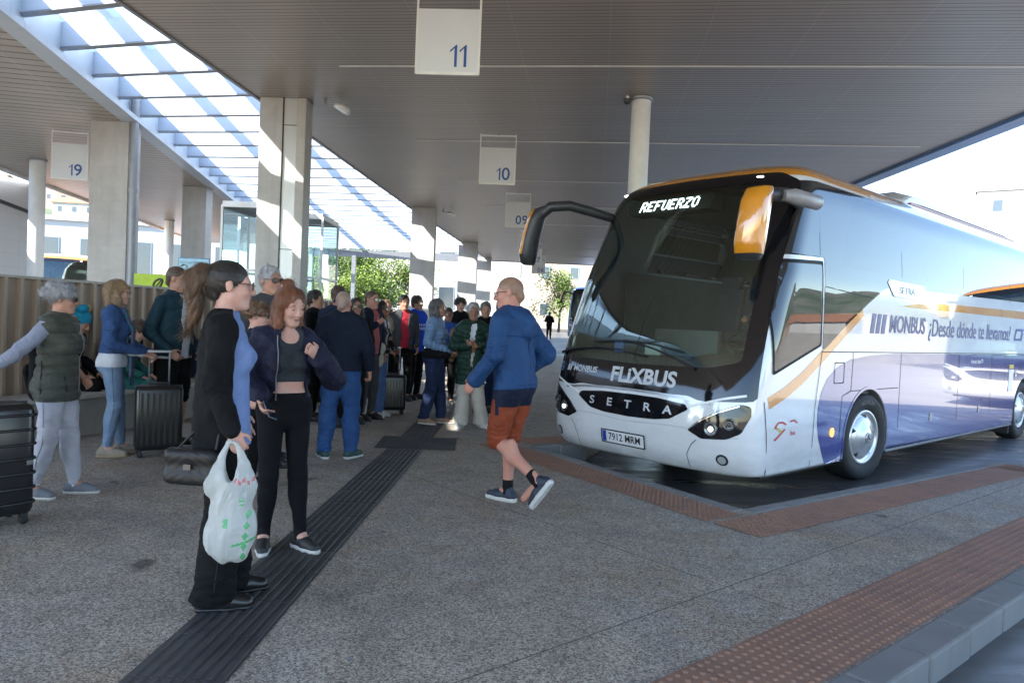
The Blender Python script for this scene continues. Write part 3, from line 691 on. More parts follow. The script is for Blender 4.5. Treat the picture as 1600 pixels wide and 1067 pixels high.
for sgn in (1, -1):
    f_ = lambda pts: [(BC+sgn*(u-BC), v) for u, v in pts]
    hl = patch('headlight', [rpoly(f_([(.60, .685), (.47, .80), (.30, .90), (.13, .975), (.062, .955), (.055, .86), (.11, .70), (.22, .635), (.45, .615)]), .03)], front, .005, BLK, coach)
    patch('lens_trim', [strip(f_([(.585, .69), (.47, .785), (.30, .885), (.14, .955)]), .012)], front, .009, CHROME, hl)
    for (yy, zz, rr) in ((.36, .72, .058), (.20, .78, .05)):
        p = onsurf(front, BC+sgn*(yy-BC), zz, .0); d = Vector((-1, -sgn*.25, 0)).normalized()
        Mx = Matrix.Translation(p) @ d.to_track_quat('Z', 'Y').to_matrix().to_4x4()
        MB().lathe([(rr*1.15, .0), (rr*1.15, .012), (rr, .016), (rr*.9, .008), (rr*.5, .010)], 20, M=Mx).build('reflector', mat('reflector_dark', (.16, .165, .17), .22, metal=.8), hl)
        MB().lathe([(rr*.42, .012), (rr*.32, .022), (0, .026)], 16, M=Mx).build('bulb', LAMP if yy > .3 else mat('projector_lens', (.10, .11, .12), .05), hl)
    patch('running_light', [strip(f_([(.62, .905), (.45, .955), (.28, 1.01), (.10, 1.055)]), .022)], front, .012, LAMP if 0 else mat('drl_strip', (.85, .84, .80), .2), coach)
    patch('bumper_seam', [strip(f_([(.60, .31), (.60, .45), (.55, .55), (.50, .60)]), .007)], front, .003, SEAM, coach)
    fg = patch('fog_light', [arc(BC+sgn*(.26-BC), .435, .055, 0, 2*PI, 20)[:-1]], front, .004, SEAM, coach)
    patch('fog_lens', [arc(BC+sgn*(.26-BC), .435, .036, 0, 2*PI, 20)[:-1]], front, .009, mat('fog_glass', (.32, .33, .34), .15), fg)
patch('tow_cover', [arc(2.02, .55, .055, 0, 2*PI, 20)[:-1], arc(2.02, .55, .050, 0, 2*PI, 20)[:-1]], front, .003, mat('crease_shadow', (.5, .5, .5)), coach)
# number plate
pl = patch('number_plate', [rpoly([(1.10, .425), (1.66, .425), (1.66, .545), (1.10, .545)], .012)], front, .012, TXW, coach)
patch('plate_frame', [rpoly([(1.085, .412), (1.675, .412), (1.675, .558), (1.085, .558)], .014), rpoly([(1.10, .425), (1.66, .425), (1.66, .545), (1.10, .545)], .012)], front, .014, SEAM, pl)
patch('plate_band', [[(1.602, .43), (1.655, .43), (1.655, .54), (1.602, .54)]], front, .014, mat('plate_blue', (.01, .05, .32), .4), pl)
lettering('lettering', '7912 MRM', front, 1.355, .485, .075, SEAM, pl, .015, .02, .93, -1, spacing=1.02)
# front names and emblem
lettering('lettering', 'FLiXBUS', front, 1.20, 1.14, .155, TXG, coach, .007, .045, 1.10, -1)
lettering('lettering', 'MONBUS', front, 2.02, 1.165, .068, TXG, coach, .007, .03, 1.0, -1)
patch('livery_mark', [[(2.335, 1.135), (2.30, 1.135), (2.285, 1.20), (2.32, 1.20)], ], front, .007, TXG, coach)
patch('livery_mark', [[(2.29, 1.135), (2.262, 1.135), (2.247, 1.20), (2.275, 1.20)], ], front, .007, TXG, coach)
em = patch('emblem', [arc(2.47, 1.17, .055, 0, 2*PI, 24)[:-1], arc(2.47, 1.17, .047, 0, 2*PI, 24)[:-1]], front, .007, mat('emblem_blue', (.10, .28, .62), .3), coach)
for k in range(3):
    a = PI/2+k*2*PI/3; patch('emblem_ray', [strip([(2.47, 1.17), (2.47+.048*math.cos(a), 1.17+.048*math.sin(a))], .009)], front, .008, MATS['emblem_blue'], em)
# display box behind the screen
db = MB(); db.add([(-1.62, 1.10, 3.0), (-1.62, 2.24, 3.0), (-1.50, 2.24, 3.19), (-1.50, 1.10, 3.19), (-1.35, 1.10, 3.0), (-1.35, 2.24, 3.0), (-1.35, 2.24, 3.19), (-1.35, 1.10, 3.19)],
                  [(0, 1, 2, 3), (4, 7, 6, 5), (0, 4, 5, 1), (3, 2, 6, 7), (0, 3, 7, 4), (1, 5, 6, 2)])
dbx = db.build('display_box', SEAM, coach)
DOT = {'R': ['1110', '1001', '1001', '1110', '1010', '1001', '1001'], 'E': ['1111', '1000', '1000', '1110', '1000', '1000', '1111'], 'F': ['1111', '1000', '1000', '1110', '1000', '1000', '1000'],
       'U': ['1001']*6+['0110'], 'Z': ['1111', '0001', '0010', '0100', '0100', '1000', '1111'], 'O': ['0110']+['1001']*5+['0110']}
lm = MB(); cx0 = 2.09; cw = .0208; ch = .0185
for i, c in enumerate('REFUERZO'):
    for r, row in enumerate(DOT[c]):
        for q, b in enumerate(row):
            if b == '1':
                for sub in range(4):
                    du = cw*(.25+.5*(sub % 2)); dv = ch*(.25+.5*(sub//2))
                    y = cx0-(i*5+q)*cw-du; v = 3.165-r*ch-dv; p = Vector((-1.62+(v-3.0)*.12/.19-.006, y, v)); e = .0044
                    lm.add([p+Vector((-.001, e, -e)), p+Vector((-.001, -e, -e)), p+Vector((.003, -e, e)), p+Vector((.003, e, e))], [(0, 1, 2, 3)])
lm.build('display_text', LED, dbx)
for yy in (.52, 2.36): MB().ball(onsurf(front, yy, 3.27, .004), (.01, .045, .012)).build('marker_lamp', LAMP, coach)
# wipers
def wip(pts, r): return MB().tube([onsurf(front, u, v, .03) for u, v in pts], r, 6)
wb = wip([(.60, 1.27), (.85, 1.36), (1.1, 1.43), (1.45, 1.50)], [.018, .014, .011, .008]).build('wiper', RUB, coach)
wip([(.74, 1.42), (1.1, 1.475), (1.5, 1.50), (1.95, 1.475)], .010).build('blade', RUB, wb)
wb = wip([(2.52, 1.32), (2.4, 1.35), (2.2, 1.39), (1.9, 1.41)], [.018, .014, .011, .008]).build('wiper', RUB, coach)
wip([(2.30, 1.375), (1.9, 1.42), (1.55, 1.40), (1.2, 1.355)], .010).build('blade', RUB, wb)
# ---- side livery (near side), then the far side
ARCH1 = arc(AX1, WZ-.03, AR+.004, PI+.33, -.33, 26); ARCH2 = arc(AX2, WZ-.03, AR+.004, PI+.33, -.33, 26)
pur = [(-.88, .285)]+[(-1.0, .42), (-1.09, .58), (-1.135, .74), (-1.13, .90), (-1.07, 1.06), (-.95, 1.2), (-.72, 1.32), (-.4, 1.40), (.1, 1.445), (.85, 1.47)]
pur = [(.85, 1.47), (9.1, 1.47), (9.1, .285)]+[(AX2+.555, .285)]+ARCH2[::-1]+[(AX2-.555, .285), (AX1+.555, .285)]+ARCH1[::-1]+[(AX1-.555, .285)]+pur[:-1]
for far in (False, True):
    sf = fside if far else side
    patch('purple_panel', [pur], sf, .003, PP, coach, .12)
    patch('orange_stripe', [strip([(-2.13, .985), (-1.85, 1.07), (-1.5, 1.215), (-1.11, 1.42), (-.6, 1.70), (-.15, 1.94)], .115)], sf, .003, PO, coach, .05)
    patch('orange_stripe', [[(.95, 2.05), (1.6, 2.115), (3.0, 2.16), (6.3, 2.2), (9.1, 2.2), (9.1, 2.07), (6.3, 2.07), (3.0, 2.06), (1.6, 2.045)]], sf, .003, PO, coach, .12)
    wg = [(-2.10, 2.42), (-1.62, 3.20), (-1.2, 3.245), (0, 3.25), (9.1, 3.25), (9.1, 2.36), (6.2, 2.36), (1.55, 2.275), (.62, 2.25), (.42, 2.22), (.02, 2.05), (-.5, 1.80), (-1.02, 1.52), (-1.09, 1.50), (-1.095, 2.46)]
    patch('side_window', [rpoly(wg, .05)], sf, .005, WG, coach, .05)
    dw = rpoly([(-2.085, 1.25), (-2.10, 2.37), (-1.14, 2.42), (-1.13, 1.545)], .03); dwi = rpoly([(-2.06, 1.285), (-2.07, 2.335), (-1.17, 2.38), (-1.165, 1.56)], .03)
    pane = patch('driver_window', [dwi], sf, .007, WG, coach, .05)
    patch('window_frame', [dw, dwi], sf, .009, mat('frame_black', (.010, .011, .014), .6, spec=.2), pane, .05)
    for x0, x1 in ((-1.2, -1.2), (.95, .95), (3.2, 3.2), (5.45, 5.45), (7.7, 7.7)):
        patch('window_joint', [strip([(x0, 2.30 if x0 > 0 else 2.47), (x0, 3.24)], .012)], sf, .005, SEAM, coach, .3)
    patch('window_joint', [strip([(-1.08, 2.16), (.12, 2.10)], .01)], sf, .005, SEAM, coach, .3)
    for pts in ([(-1.09, 1.482), (2, 1.482), (9.1, 1.482)], [(-2.2, 1.0), (-2.15, .7), (-2.10, .29)], [(-1.23, .29), (-1.2, .9), (-1.10, 1.5)], [(-.35, 1.475), (-.37, 1.05)], [(-.37, 1.05), (.95, 1.05)],
                [(1.0, 1.475), (1.0, .29)], [(-.62, .29), (-.6, .7), (-.58, 1.0), (-.37, 1.05)], [(3.12, 1.475), (3.12, .29)], [(4.62, 1.475), (4.62, .29)], [(5.35, 1.475), (5.35, .9)], [(7.2, 1.475), (7.2, .29)]):
        patch('panel_gap', [strip(pts, .009)], sf, .006, SEAM, coach, .3)
    patch('filler_flap', [rpoly([(-.80, 1.14), (-.56, 1.14), (-.56, 1.37), (-.80, 1.37)], .03), rpoly([(-.79, 1.15), (-.57, 1.15), (-.57, 1.36), (-.79, 1.36)], .025)], sf, .006, SEAM, coach, .3)
    patch('arch_trim', [arc(AX1, WZ-.03, AR+.035, PI+.28, -.28, 30)+arc(AX1, WZ-.03, AR+.004, -.3, PI+.3, 30)], sf, .007, PP, coach, .3)
    patch('rocker_trim', [[(-.55+AX1+1.16, .28), (AX2-.57, .28), (AX2-.57, .31), (-.55+AX1+1.16, .31)]], sf, .008, SILV, coach, .3)
    for x, z in ((2.11, .63), (4.1, .64), (5.95, 1.15)):
        h = patch('hatch_lock', [rpoly([(x-.05, z-.055), (x+.05, z-.055), (x+.05, z+.055), (x-.05, z+.055)], .015)], sf, .008, SILV, coach, .3)
    patch('side_marker', [arc(-.79, .62, .05, 0, 2*PI, 16)[:-1]], sf, .01, AMB, coach, .3)
    bd = patch('name_badge', [rpoly([(.52, 2.30), (.70, 2.17), (1.45, 2.155), (1.68, 2.28), (1.66, 2.32), (.56, 2.335)], .03)], sf, .012, PW, coach)
    patch('badge_edge', [rpoly([(.50, 2.31), (.69, 2.155), (1.46, 2.14), (1.71, 2.28), (1.67, 2.335), (.55, 2.35)], .03), rpoly([(.52, 2.30), (.70, 2.17), (1.45, 2.155), (1.68, 2.28), (1.66, 2.32), (.56, 2.335)], .03)], sf, .011, SILV, bd)
    if not far:
        lettering('lettering', 'SETRA', sf, 1.09, 2.235, .085, mat('badge_grey', (.35, .37, .40), .4), bd, .016, .02, 1.5)
for x, dy in ((.22, 0), (.37, 0), (.52, 0)): patch('livery_mark', [[(x-.16, 1.70), (x-.06, 1.70), (x+.0, 1.93), (x-.10, 1.93)]], side, .005, TXB, coach)
lettering('lettering', 'MONBUS', side, 1.18, 1.815, .215, TXB, coach, .005, .02, .95, italic=.15)
lettering('lettering', '¿Desde dónde te llevamos?', side, 3.72, 1.80, .245, TXB, coach, .005, .004, 1.0, italic=.12)
patch('livery_mark', [[(5.75, 1.70), (6.2, 1.70), (6.3, 1.9), (5.85, 1.9)], [(5.82, 1.74), (6.14, 1.74), (6.2, 1.86), (5.9, 1.86)]], side, .005, TXB, coach)
lettering('lettering', 'Autocar clase T4', side, 3.9, 1.36, .06, TXW, coach, .006, .03)
patch('notice_sticker', [[(5.55, .85), (5.80, .85), (5.80, 1.22), (5.55, 1.22)]], side, .008, TXW, coach)
patch('sticker_band', [[(5.55, 1.235), (5.80, 1.235), (5.80, 1.30), (5.55, 1.30)]], side, .008, mat('sticker_yellow', (.6, .42, .08), .5), coach)
RED = mat('decal_red', (.55, .03, .05), .4); YEL = mat('decal_yellow', (.62, .45, .05), .4)
patch('side_logo', [strip([(-2.0, .74), (-1.93, .79), (-1.85, .79), (-1.78, .765)], .018)], side, .006, RED, coach, .3)
patch('side_logo', [strip([(-1.97, .745), (-1.90, .715), (-1.85, .69)], .022)], side, .006, YEL, coach, .3)
patch('side_logo', [strip([(-2.0, .625), (-1.94, .645), (-1.88, .68), (-1.80, .72)], .02)], side, .006, RED, coach, .3)
patch('side_logo', [strip([(-1.70, .79), (-1.62, .80), (-1.56, .77)], .016)], side, .006, RED, coach, .3)
lettering('lettering', 'bus', side, -1.64, .675, .05, RED, coach, .006, .02)
# roof unit
ru = MB(); prof = [(-.62, 3.55), (-.6, 3.66), (-.45, 3.74), (.45, 3.74), (.6, 3.66), (.62, 3.55)]
secs = [(2.0, .55), (2.25, .92), (2.7, 1.0), (6.4, 1.0), (6.9, .9), (7.1, .5)]
vs = [(x, BC+y*1.45, 3.42+(z-3.42)*s) for x, s in secs for y, z in prof]; k = len(prof)
ru.add(vs, [(i*k+j, i*k+j+1, (i+1)*k+j+1, (i+1)*k+j) for i in range(len(secs)-1) for j in range(k-1)]+[tuple(range(k))[::-1], tuple(range((len(secs)-1)*k, len(secs)*k))])
rb = ru.build('roof_unit', PW, coach, bevel=.03)
MB().bar((2.1, BC-.93, 3.5), (7.0, BC-.93, 3.5), .03, .03).build('red_line', mat('red_line', (.42, .12, .10), .4), rb)
# wheels
def wheel(ax, y, steer, far):
    Mx = Matrix.Translation((ax, y, WZ)) @ Matrix.Rotation(steer, 4, 'Z') @ Matrix.Rotation(R(90 if not far else -90), 4, 'X')
    w = MB().lathe([(.30, -.27), (.46, -.28), (.495, -.25), (.5, -.2), (.5, -.02), (.495, .02), (.475, .045), (.43, .055), (.36, .045), (.315, .02), (.30, .0)], 56, M=Mx)
    wh = w.build('wheel', RUB, coach)
    MB().lathe([(.30, -.05), (.318, .022), (.308, .036), (.28, .03), (.265, .0), (.25, .015), (.20, .045), (.12, .06), (.10, .075), (.0, .078)], 56, M=Mx).build('rim', mat('wheel_cover', (.60, .62, .65), .22, metal=.6, ns=2), wh)
    sl = MB()
    for q in range(5):
        a = q*2*PI/5+.3; d = Matrix.Rotation(a, 4, 'Z'); sl.add([Mx @ d @ Vector(p) for p in ((.215, -.012, .043), (.262, -.035, .018), (.262, .035, .018))], [(0, 1, 2)])
    hb = sl.build('vent_slots', SEAM, wh)
    MB().lathe([(.062, .078), (.062, .084), (.052, .086), (0, .084)], 24, M=Mx).build('hub_cap', SILV, wh)
    st = MB()
    for q in range(3):
        a = PI/2+q*2*PI/3; st.bar(Mx @ Vector((0, 0, .086)), Mx @ Vector((.05*math.cos(a), .05*math.sin(a), .086)), .008, .004)
    st.build('hub_star', SEAM, wh)
    if not far and ax < 1:
        vs, fs = text_mesh('MICHELIN', .065, bold=.002); o = []
        for x, yv, _ in vs:
            a = PI*.5-x/.40; r = .405+yv; o.append(Mx @ Vector((r*math.cos(a), r*math.sin(a), .0565)))
        MB().add(o, fs).build('lettering', mat('tyre_letter', (.09, .09, .09), .6), wh)
wheel(AX1, .05, R(-5), False); wheel(AX2, .07, 0, False); wheel(AX1, 2*BC-.07, R(-5), True); wheel(AX2, 2*BC-.07, 0, True)
for bx in ((AX1+.50, .06, .16, AX1+.56, .5, .45), (AX2-.64, .04, .14, AX2-.58, .5, .5)): MB().box(*bx).build('mud_flap', RUB, coach)
MB().box(-1.9, .18, .2, 8.9, 2.48, .30).build('underbody', SEAM, coach)
# mirrors
def mirror(sg, arm, hous, name):
    a = MB(); a.tube([Vector(p) for p in arm[0]], arm[1], 12); mo = a.build('mirror_arm', DARK, coach)
    h, hl = hous; n = len(h); mb = MB(); nn = 16
    vs = []
    for (x, y, z, wx, wy) in h:
        for q in range(nn):
            an = 2*PI*q/nn; ca, sa = math.cos(an), math.sin(an); vs.append((x+wx*math.copysign(abs(ca)**.7, ca), y+wy*math.copysign(abs(sa)**.7, sa), z))
    fs = [(i*nn+q, i*nn+(q+1) % nn, (i+1)*nn+(q+1) % nn, (i+1)*nn+q) for i in range(n-1) for q in range(nn)]
    mb.add(vs, fs, 0, True); mb.add(vs[:nn], [tuple(range(nn))[::-1]]); mb.add(vs[-nn:], [tuple(range(nn))])
    mb.mi = [(1 if sum(mb.v[i][0] for i in f)/len(f) > h[0][0]+.02 or (sg < 0 and sum(mb.v[i][1] for i in f)/len(f) < np.interp(-sum(mb.v[i][2] for i in f)/len(f), [-q_[2] for q_ in h], [q_[1] for q_ in h])+.025) or sum(mb.v[i][2] for i in f)/len(f) < hl else 0) for f in mb.f]
    mb.build('mirror_housing', [PO, DARK], mo)
    return mo
m1 = mirror(1, ([(-1.50, .16, 2.97), (-1.72, .0, 2.96), (-2.05, -.03, 2.96), (-2.35, .0, 2.93), (-2.46, .03, 2.86)], [.06, .07, .07, .065, .06]),
       ([(-2.40, .0, 2.99, .06, .07), (-2.45, .02, 2.96, .11, .115), (-2.48, .03, 2.85, .12, .13), (-2.49, .05, 2.65, .12, .135), (-2.49, .07, 2.48, .12, .135), (-2.48, .08, 2.37, .11, .125), (-2.46, .08, 2.32, .08, .09)], 2.42), 'mirror')
MB().tube([(-2.2, -.08, 2.93), (-2.1, -.13, 2.93), (-1.72, -.17, 2.92), (-1.66, -.17, 2.92)], [.05, .075, .07, .03], 14).build('kerb_mirror', mat('mirror_grey', (.30, .29, .30), .35), m1)
m2 = mirror(-1, ([(-1.62, 2.50, 3.0), (-1.9, 2.60, 3.05), (-2.2, 2.68, 3.09), (-2.36, 2.84, 3.07), (-2.42, 2.98, 2.95)], [.055, .06, .062, .065, .06]),
       ([(-2.36, 2.92, 3.08, .05, .06), (-2.41, 2.98, 3.03, .09, .10), (-2.43, 3.02, 2.92, .10, .10), (-2.44, 3.08, 2.70, .11, .10), (-2.44, 3.12, 2.50, .11, .10), (-2.43, 3.13, 2.40, .09, .085), (-2.42, 3.12, 2.37, .06, .06)], 2.42), 'mirror')
# ---- interior
it = MB(); it.box(-2.2, .12, .9, 9.0, 2.54, 1.0).box(-1.1, .1, 3.18, 9.0, 2.56, 3.2).box(9.0, .1, .9, 9.05, 2.5, 3.2)
it.box(-1.2, .085, 1.0, 9.0, .10, 2.36).box(-1.2, 2.56, 1.0, 9.0, 2.575, 2.36)
it.build('interior_lining', INT, coach)
d = MB(); n = 14
for i in range(n+1):
    y = .16+i*(2.5-.16)/n; x0 = front(y, 1.28).x+.06
    for x, z in ((x0, 1.0), (x0, 1.25), (x0+.28, 1.335), (-1.62, 1.36 if y > 1.15 else 1.40), (-1.52, 1.30), (-1.5, 1.0)): d.v.append((x, y, z))
for i in range(n):
    for j in range(5): d.f.append((i*6+j, (i+1)*6+j, (i+1)*6+j+1, i*6+j+1)); d.mi.append(0); d.sm.append(True)
d.build('dashboard', DASH, coach)
sw = Matrix.Translation((-1.40, .66, 1.58)) @ Matrix.Rotation(R(-28), 4, 'Y')
MB().tube([sw @ Vector((.23*math.cos(a), .23*math.sin(a), 0)) for a in [2*PI*i/28 for i in range(28)]], .017, 8, closed=True).bar(sw @ Vector((-.22, 0, 0)), sw @ Vector((.22, 0, 0)), .03, .02).bar(sw @ Vector((0, -.22, 0)), sw @ Vector((0, .22, 0)), .03, .02).tube([(-1.40, .66, 1.58), (-1.58, .66, 1.2)], .04, 8).build('steering_wheel', DARK, coach)
def seat(x, y, z, w, c=SEATM):
    s = MB(); s.box(x-.05, y-w/2, z, x+.42, y+w/2, z+.16); Mx = Matrix.Translation((x+.42, y, z+.1)) @ Matrix.Rotation(R(10), 4, 'Y')
    s.box(-.06, -w/2, 0, .08, w/2, .68, 0, Mx).box(-.09, -w/2+.06, .62, .06, w/2-.06, .86, 0, Mx)
    s.build('seat', c, coach, bevel=.045)
seat(-.95, .66, 1.25, .52)
for i in range(3):
    for y in (.35, .80, 1.86, 2.31): seat(.35+i*.85, y, 1.5, .42)
MB().box(-.15, .12, 1.0, -.11, 1.1, 1.75).box(-.6, 1.56, 1.0, -.56, 2.54, 1.65).build('partition', INT, coach)
pf = MB(); pf.box(-.2, .12, .99, 9, 1.1, 1.45).box(-.2, 1.56, .99, 9, 2.54, 1.45); pf.build('seat_podium', INT, coach)
MB().box(-1.98, 1.92, 1.36, -1.9, 2.06, 1.48).build('ticket_device', mat('device_blue', (.10, .16, .45), .4), coach)
MB().box(-2.02, 1.36, 1.36, -1.96, 1.58, 1.47).build('windscreen_card', TXW, coach)
# ============================================================ implicit surfaces for bodies, clothes, soft bags
class Vol:
    def __init__(s, lo, hi, h):
        s.h = h; s.lo = np.array(lo, float)-2*h; n = np.ceil((np.array(hi, float)+2*h-s.lo)/h).astype(int)+1
        s.ax = [(s.lo[i]+h*np.arange(n[i])).astype(np.float32) for i in range(3)]; s.f = np.full(n, .3, np.float32)
    def win(s, lo, hi):
        sl = []
        for i in range(3):
            a = max(0, int((lo[i]-s.lo[i])/s.h)); b = min(len(s.ax[i]), int((hi[i]-s.lo[i])/s.h)+2)
            if b <= a: return None
            sl.append(slice(a, b))
        return tuple(sl), s.ax[0][sl[0]][:, None, None], s.ax[1][sl[1]][None, :, None], s.ax[2][sl[2]][None, None, :]
    def put(s, sl, d, k, sub):
        f = s.f[sl]
        if sub:
            if k > 0: h = np.clip(.5-.5*(f+d)/k, 0, 1); s.f[sl] = f*(1-h)-d*h+k*h*(1-h)
            else: s.f[sl] = np.maximum(f, -d)
        elif k > 0:
            h = np.clip(.5+.5*(f-d)/k, 0, 1); s.f[sl] = f*(1-h)+d*h-k*h*(1-h)
        else: s.f[sl] = np.minimum(f, d)
    def cap(s, a, b, ra, rb=None, k=.02, w=None, sq=1, sub=False, rip=None, cr=None):
        """tapered capsule, optionally flattened to sq along unit vector w; rip=(period, depth) quilts it along its axis"""
        a = np.array(a, float); b = np.array(b, float); rb = ra if rb is None else rb; m = max(ra, rb)*max(1, sq)+k+2*s.h+.01
        W_ = s.win(np.minimum(a, b)-m, np.maximum(a, b)+m)
        if not W_: return s
        sl, X, Y, Z = W_; px, py, pz = X-a[0], Y-a[1], Z-a[2]; d = b-a
        L = max(d@d, 1e-9); t = np.clip((px*d[0]+py*d[1]+pz*d[2])/L, 0, 1)
        qx, qy, qz = px-t*d[0], py-t*d[1], pz-t*d[2]
        if w is not None:
            c = (qx*w[0]+qy*w[1]+qz*w[2])*(1/sq-1); qx, qy, qz = qx+c*w[0], qy+c*w[1], qz+c*w[2]
        r = ra+(rb-ra)*t
        if rip: r = r+rip[1]*(np.abs(np.sin(t*math.sqrt(L)/rip[0]*PI))**.45-.7)
        if cr:                                         # creases gathered round t0
            ph = 2*PI*t*math.sqrt(L)/cr[1]+2.4*(qx*.8+qy*.55+qz*.3)/ra+1.3*np.sin((qx-qy)*.9/ra)
            r = r+cr[0]*(np.abs(np.sin(ph))*1.6-1)*np.exp(-((t-cr[2])/cr[3])**2)
        s.put(sl, np.sqrt(qx*qx+qy*qy+qz*qz)-r, k, sub); return s
    def ell(s, c, r, k=.02, M=None, sub=False):
        c = np.array(c, float); r = np.array(r, float); m = r.max()+k+2*s.h+.01
        W_ = s.win(c-m, c+m)
        if not W_: return s
        sl, X, Y, Z = W_; p = [X-c[0], Y-c[1], Z-c[2]]
        if M is not None: p = [p[0]*M[0][i]+p[1]*M[1][i]+p[2]*M[2][i] for i in range(3)]
        q = [p[i]/r[i] for i in range(3)]; k0 = np.sqrt(q[0]**2+q[1]**2+q[2]**2); g = [q[i]/r[i] for i in range(3)]
        k1 = np.sqrt(g[0]**2+g[1]**2+g[2]**2)+1e-6; s.put(sl, k0*(k0-1)/k1, k, sub); return s
    def plane(s, p, n, k=0):
        """cut away the side n points to"""
        p = np.array(p, float); n = np.array(n, float); n = n/np.linalg.norm(n); X, Y, Z = s.grid()
        d = (X-p[0])*n[0]+(Y-p[1])*n[1]+(Z-p[2])*n[2]; s.f = np.maximum(s.f, d.astype(np.float32)); return s
    def grid(s): return s.ax[0][:, None, None], s.ax[1][None, :, None], s.ax[2][None, None, :]
    def wrinkle(s, amp, sc=22, seed=0, st=(1, 1, 1.0)):
        X, Y, Z = s.grid(); rg = np.random.default_rng(seed); o = 0
        for i in range(5):
            k = rg.normal(size=3)*np.array(st); k = k/np.linalg.norm(k)*sc*(.7+.5*i); ph = rg.uniform(0, 6, 3)
            u = np.sin(X*k[1]*.7+ph[0])+np.sin(Y*k[2]*.7+Z*k[0]*.5+ph[1])
            o = o+np.sin(X*k[0]+Y*k[1]+Z*k[2]+ph[2]+1.1*u)/(1+.5*i)
        s.f = s.f+(amp*.5*o).astype(np.float32); return s
    def mesh(s):
        f = s.f; neg = f < 0; h = s.h
        n = np.array(f.shape); c = np.zeros(n-1, np.int8)
        for dx in (0, 1):
            for dy in (0, 1):
                for dz in (0, 1): c += neg[dx:n[0]-1+dx, dy:n[1]-1+dy, dz:n[2]-1+dz]
        act = (c > 0) & (c < 8); idx = np.argwhere(act)
        if len(idx) == 0: return np.zeros((0, 3)), np.zeros((0, 4), int)
        vid = -np.ones(n-1, np.int64); vid[act] = np.arange(len(idx))
        acc = np.zeros((len(idx), 3)); cnt = np.zeros(len(idx))
        cor = [(0, 0, 0), (1, 0, 0), (0, 1, 0), (1, 1, 0), (0, 0, 1), (1, 0, 1), (0, 1, 1), (1, 1, 1)]
        V = [f[idx[:, 0]+a, idx[:, 1]+b, idx[:, 2]+c_] for a, b, c_ in cor]
        for i in range(8):
            for j in range(i+1, 8):
                if sum(abs(cor[i][q]-cor[j][q]) for q in range(3)) != 1: continue
                va, vb = V[i], V[j]; m = (va < 0) != (vb < 0); t = np.where(m, va/np.where(m, va-vb, 1), 0)
                p = np.array(cor[i])+t[:, None]*(np.array(cor[j])-np.array(cor[i])); acc += p*m[:, None]; cnt += m
        P = s.lo+h*(idx+acc/cnt[:, None]); Q = []
        for ax in range(3):
            a = [slice(None)]*3; b = [slice(None)]*3; a[ax] = slice(0, -1); b[ax] = slice(1, None)
            cr = neg[tuple(a)] != neg[tuple(b)]; e = np.argwhere(cr); o1, o2 = [(1, 2), (2, 0), (0, 1)][ax]
            ok = (e[:, o1] > 0) & (e[:, o2] > 0) & (e[:, o1] < n[o1]-1) & (e[:, o2] < n[o2]-1); e = e[ok]
            def at(d1, d2): q = e.copy(); q[:, o1] += d1; q[:, o2] += d2; return vid[q[:, 0], q[:, 1], q[:, 2]]
            qd = np.stack([at(-1, -1), at(0, -1), at(0, 0), at(-1, 0)], 1); fl = ~neg[e[:, 0], e[:, 1], e[:, 2]]
            qd[fl] = qd[fl][:, ::-1]; Q.append(qd)
        return P, np.concatenate(Q)
    def val(s, p):
        i = [int(round((p[a]-s.lo[a])/s.h)) for a in range(3)]
        return s.f[tuple(i)] if all(0 <= i[a] < s.f.shape[a] for a in range(3)) else .3
    def seam(s, pts, d, m, r=.0035, name='seam', parent=None):
        d = np.array(d, float); out = []
        for p in pts:
            p = np.array(p, float)
            for k in range(260):
                if s.val(p) < .001: out.append(tuple(p)); break
                p = p+d*.0025
        if len(out) > 2:
            out = [tuple(np.mean(out[max(0, i-1):i+2], 0)) for i in range(len(out))]; return MB().tube(out, r, 5).build(name, m, parent)
    def build(s, name, mats, parent=None, zone=None, smooth=1):
        P, Q = s.mesh()
        for _ in range(smooth):                       # one light relaxing pass
            A = np.zeros_like(P); N_ = np.zeros(len(P))
            for i in range(4):
                a, b = Q[:, i], Q[:, (i+1) % 4]; np.add.at(A, a, P[b]); np.add.at(N_, a, 1); np.add.at(A, b, P[a]); np.add.at(N_, b, 1)
            P = P*.5+A/np.maximum(N_, 1)[:, None]*.5
        s.last = (P, Q)
        me = bpy.data.meshes.new(name); me.vertices.add(len(P)); me.vertices.foreach_set('co', P.astype(np.float32).ravel())
        me.loops.add(Q.size); me.loops.foreach_set('vertex_index', Q.astype(np.int32).ravel()); me.polygons.add(len(Q))
        me.polygons.foreach_set('loop_start', np.arange(0, Q.size, 4, dtype=np.int32)); me.polygons.foreach_set('use_smooth', np.ones(len(Q), bool))
        if zone is not None: me.polygons.foreach_set('material_index', zone(P[Q].mean(1)).astype(np.int32))
        me.update(calc_edges=True); me.validate()
        return link(name, me, parent, mats if isinstance(mats, (list, tuple)) else [mats])

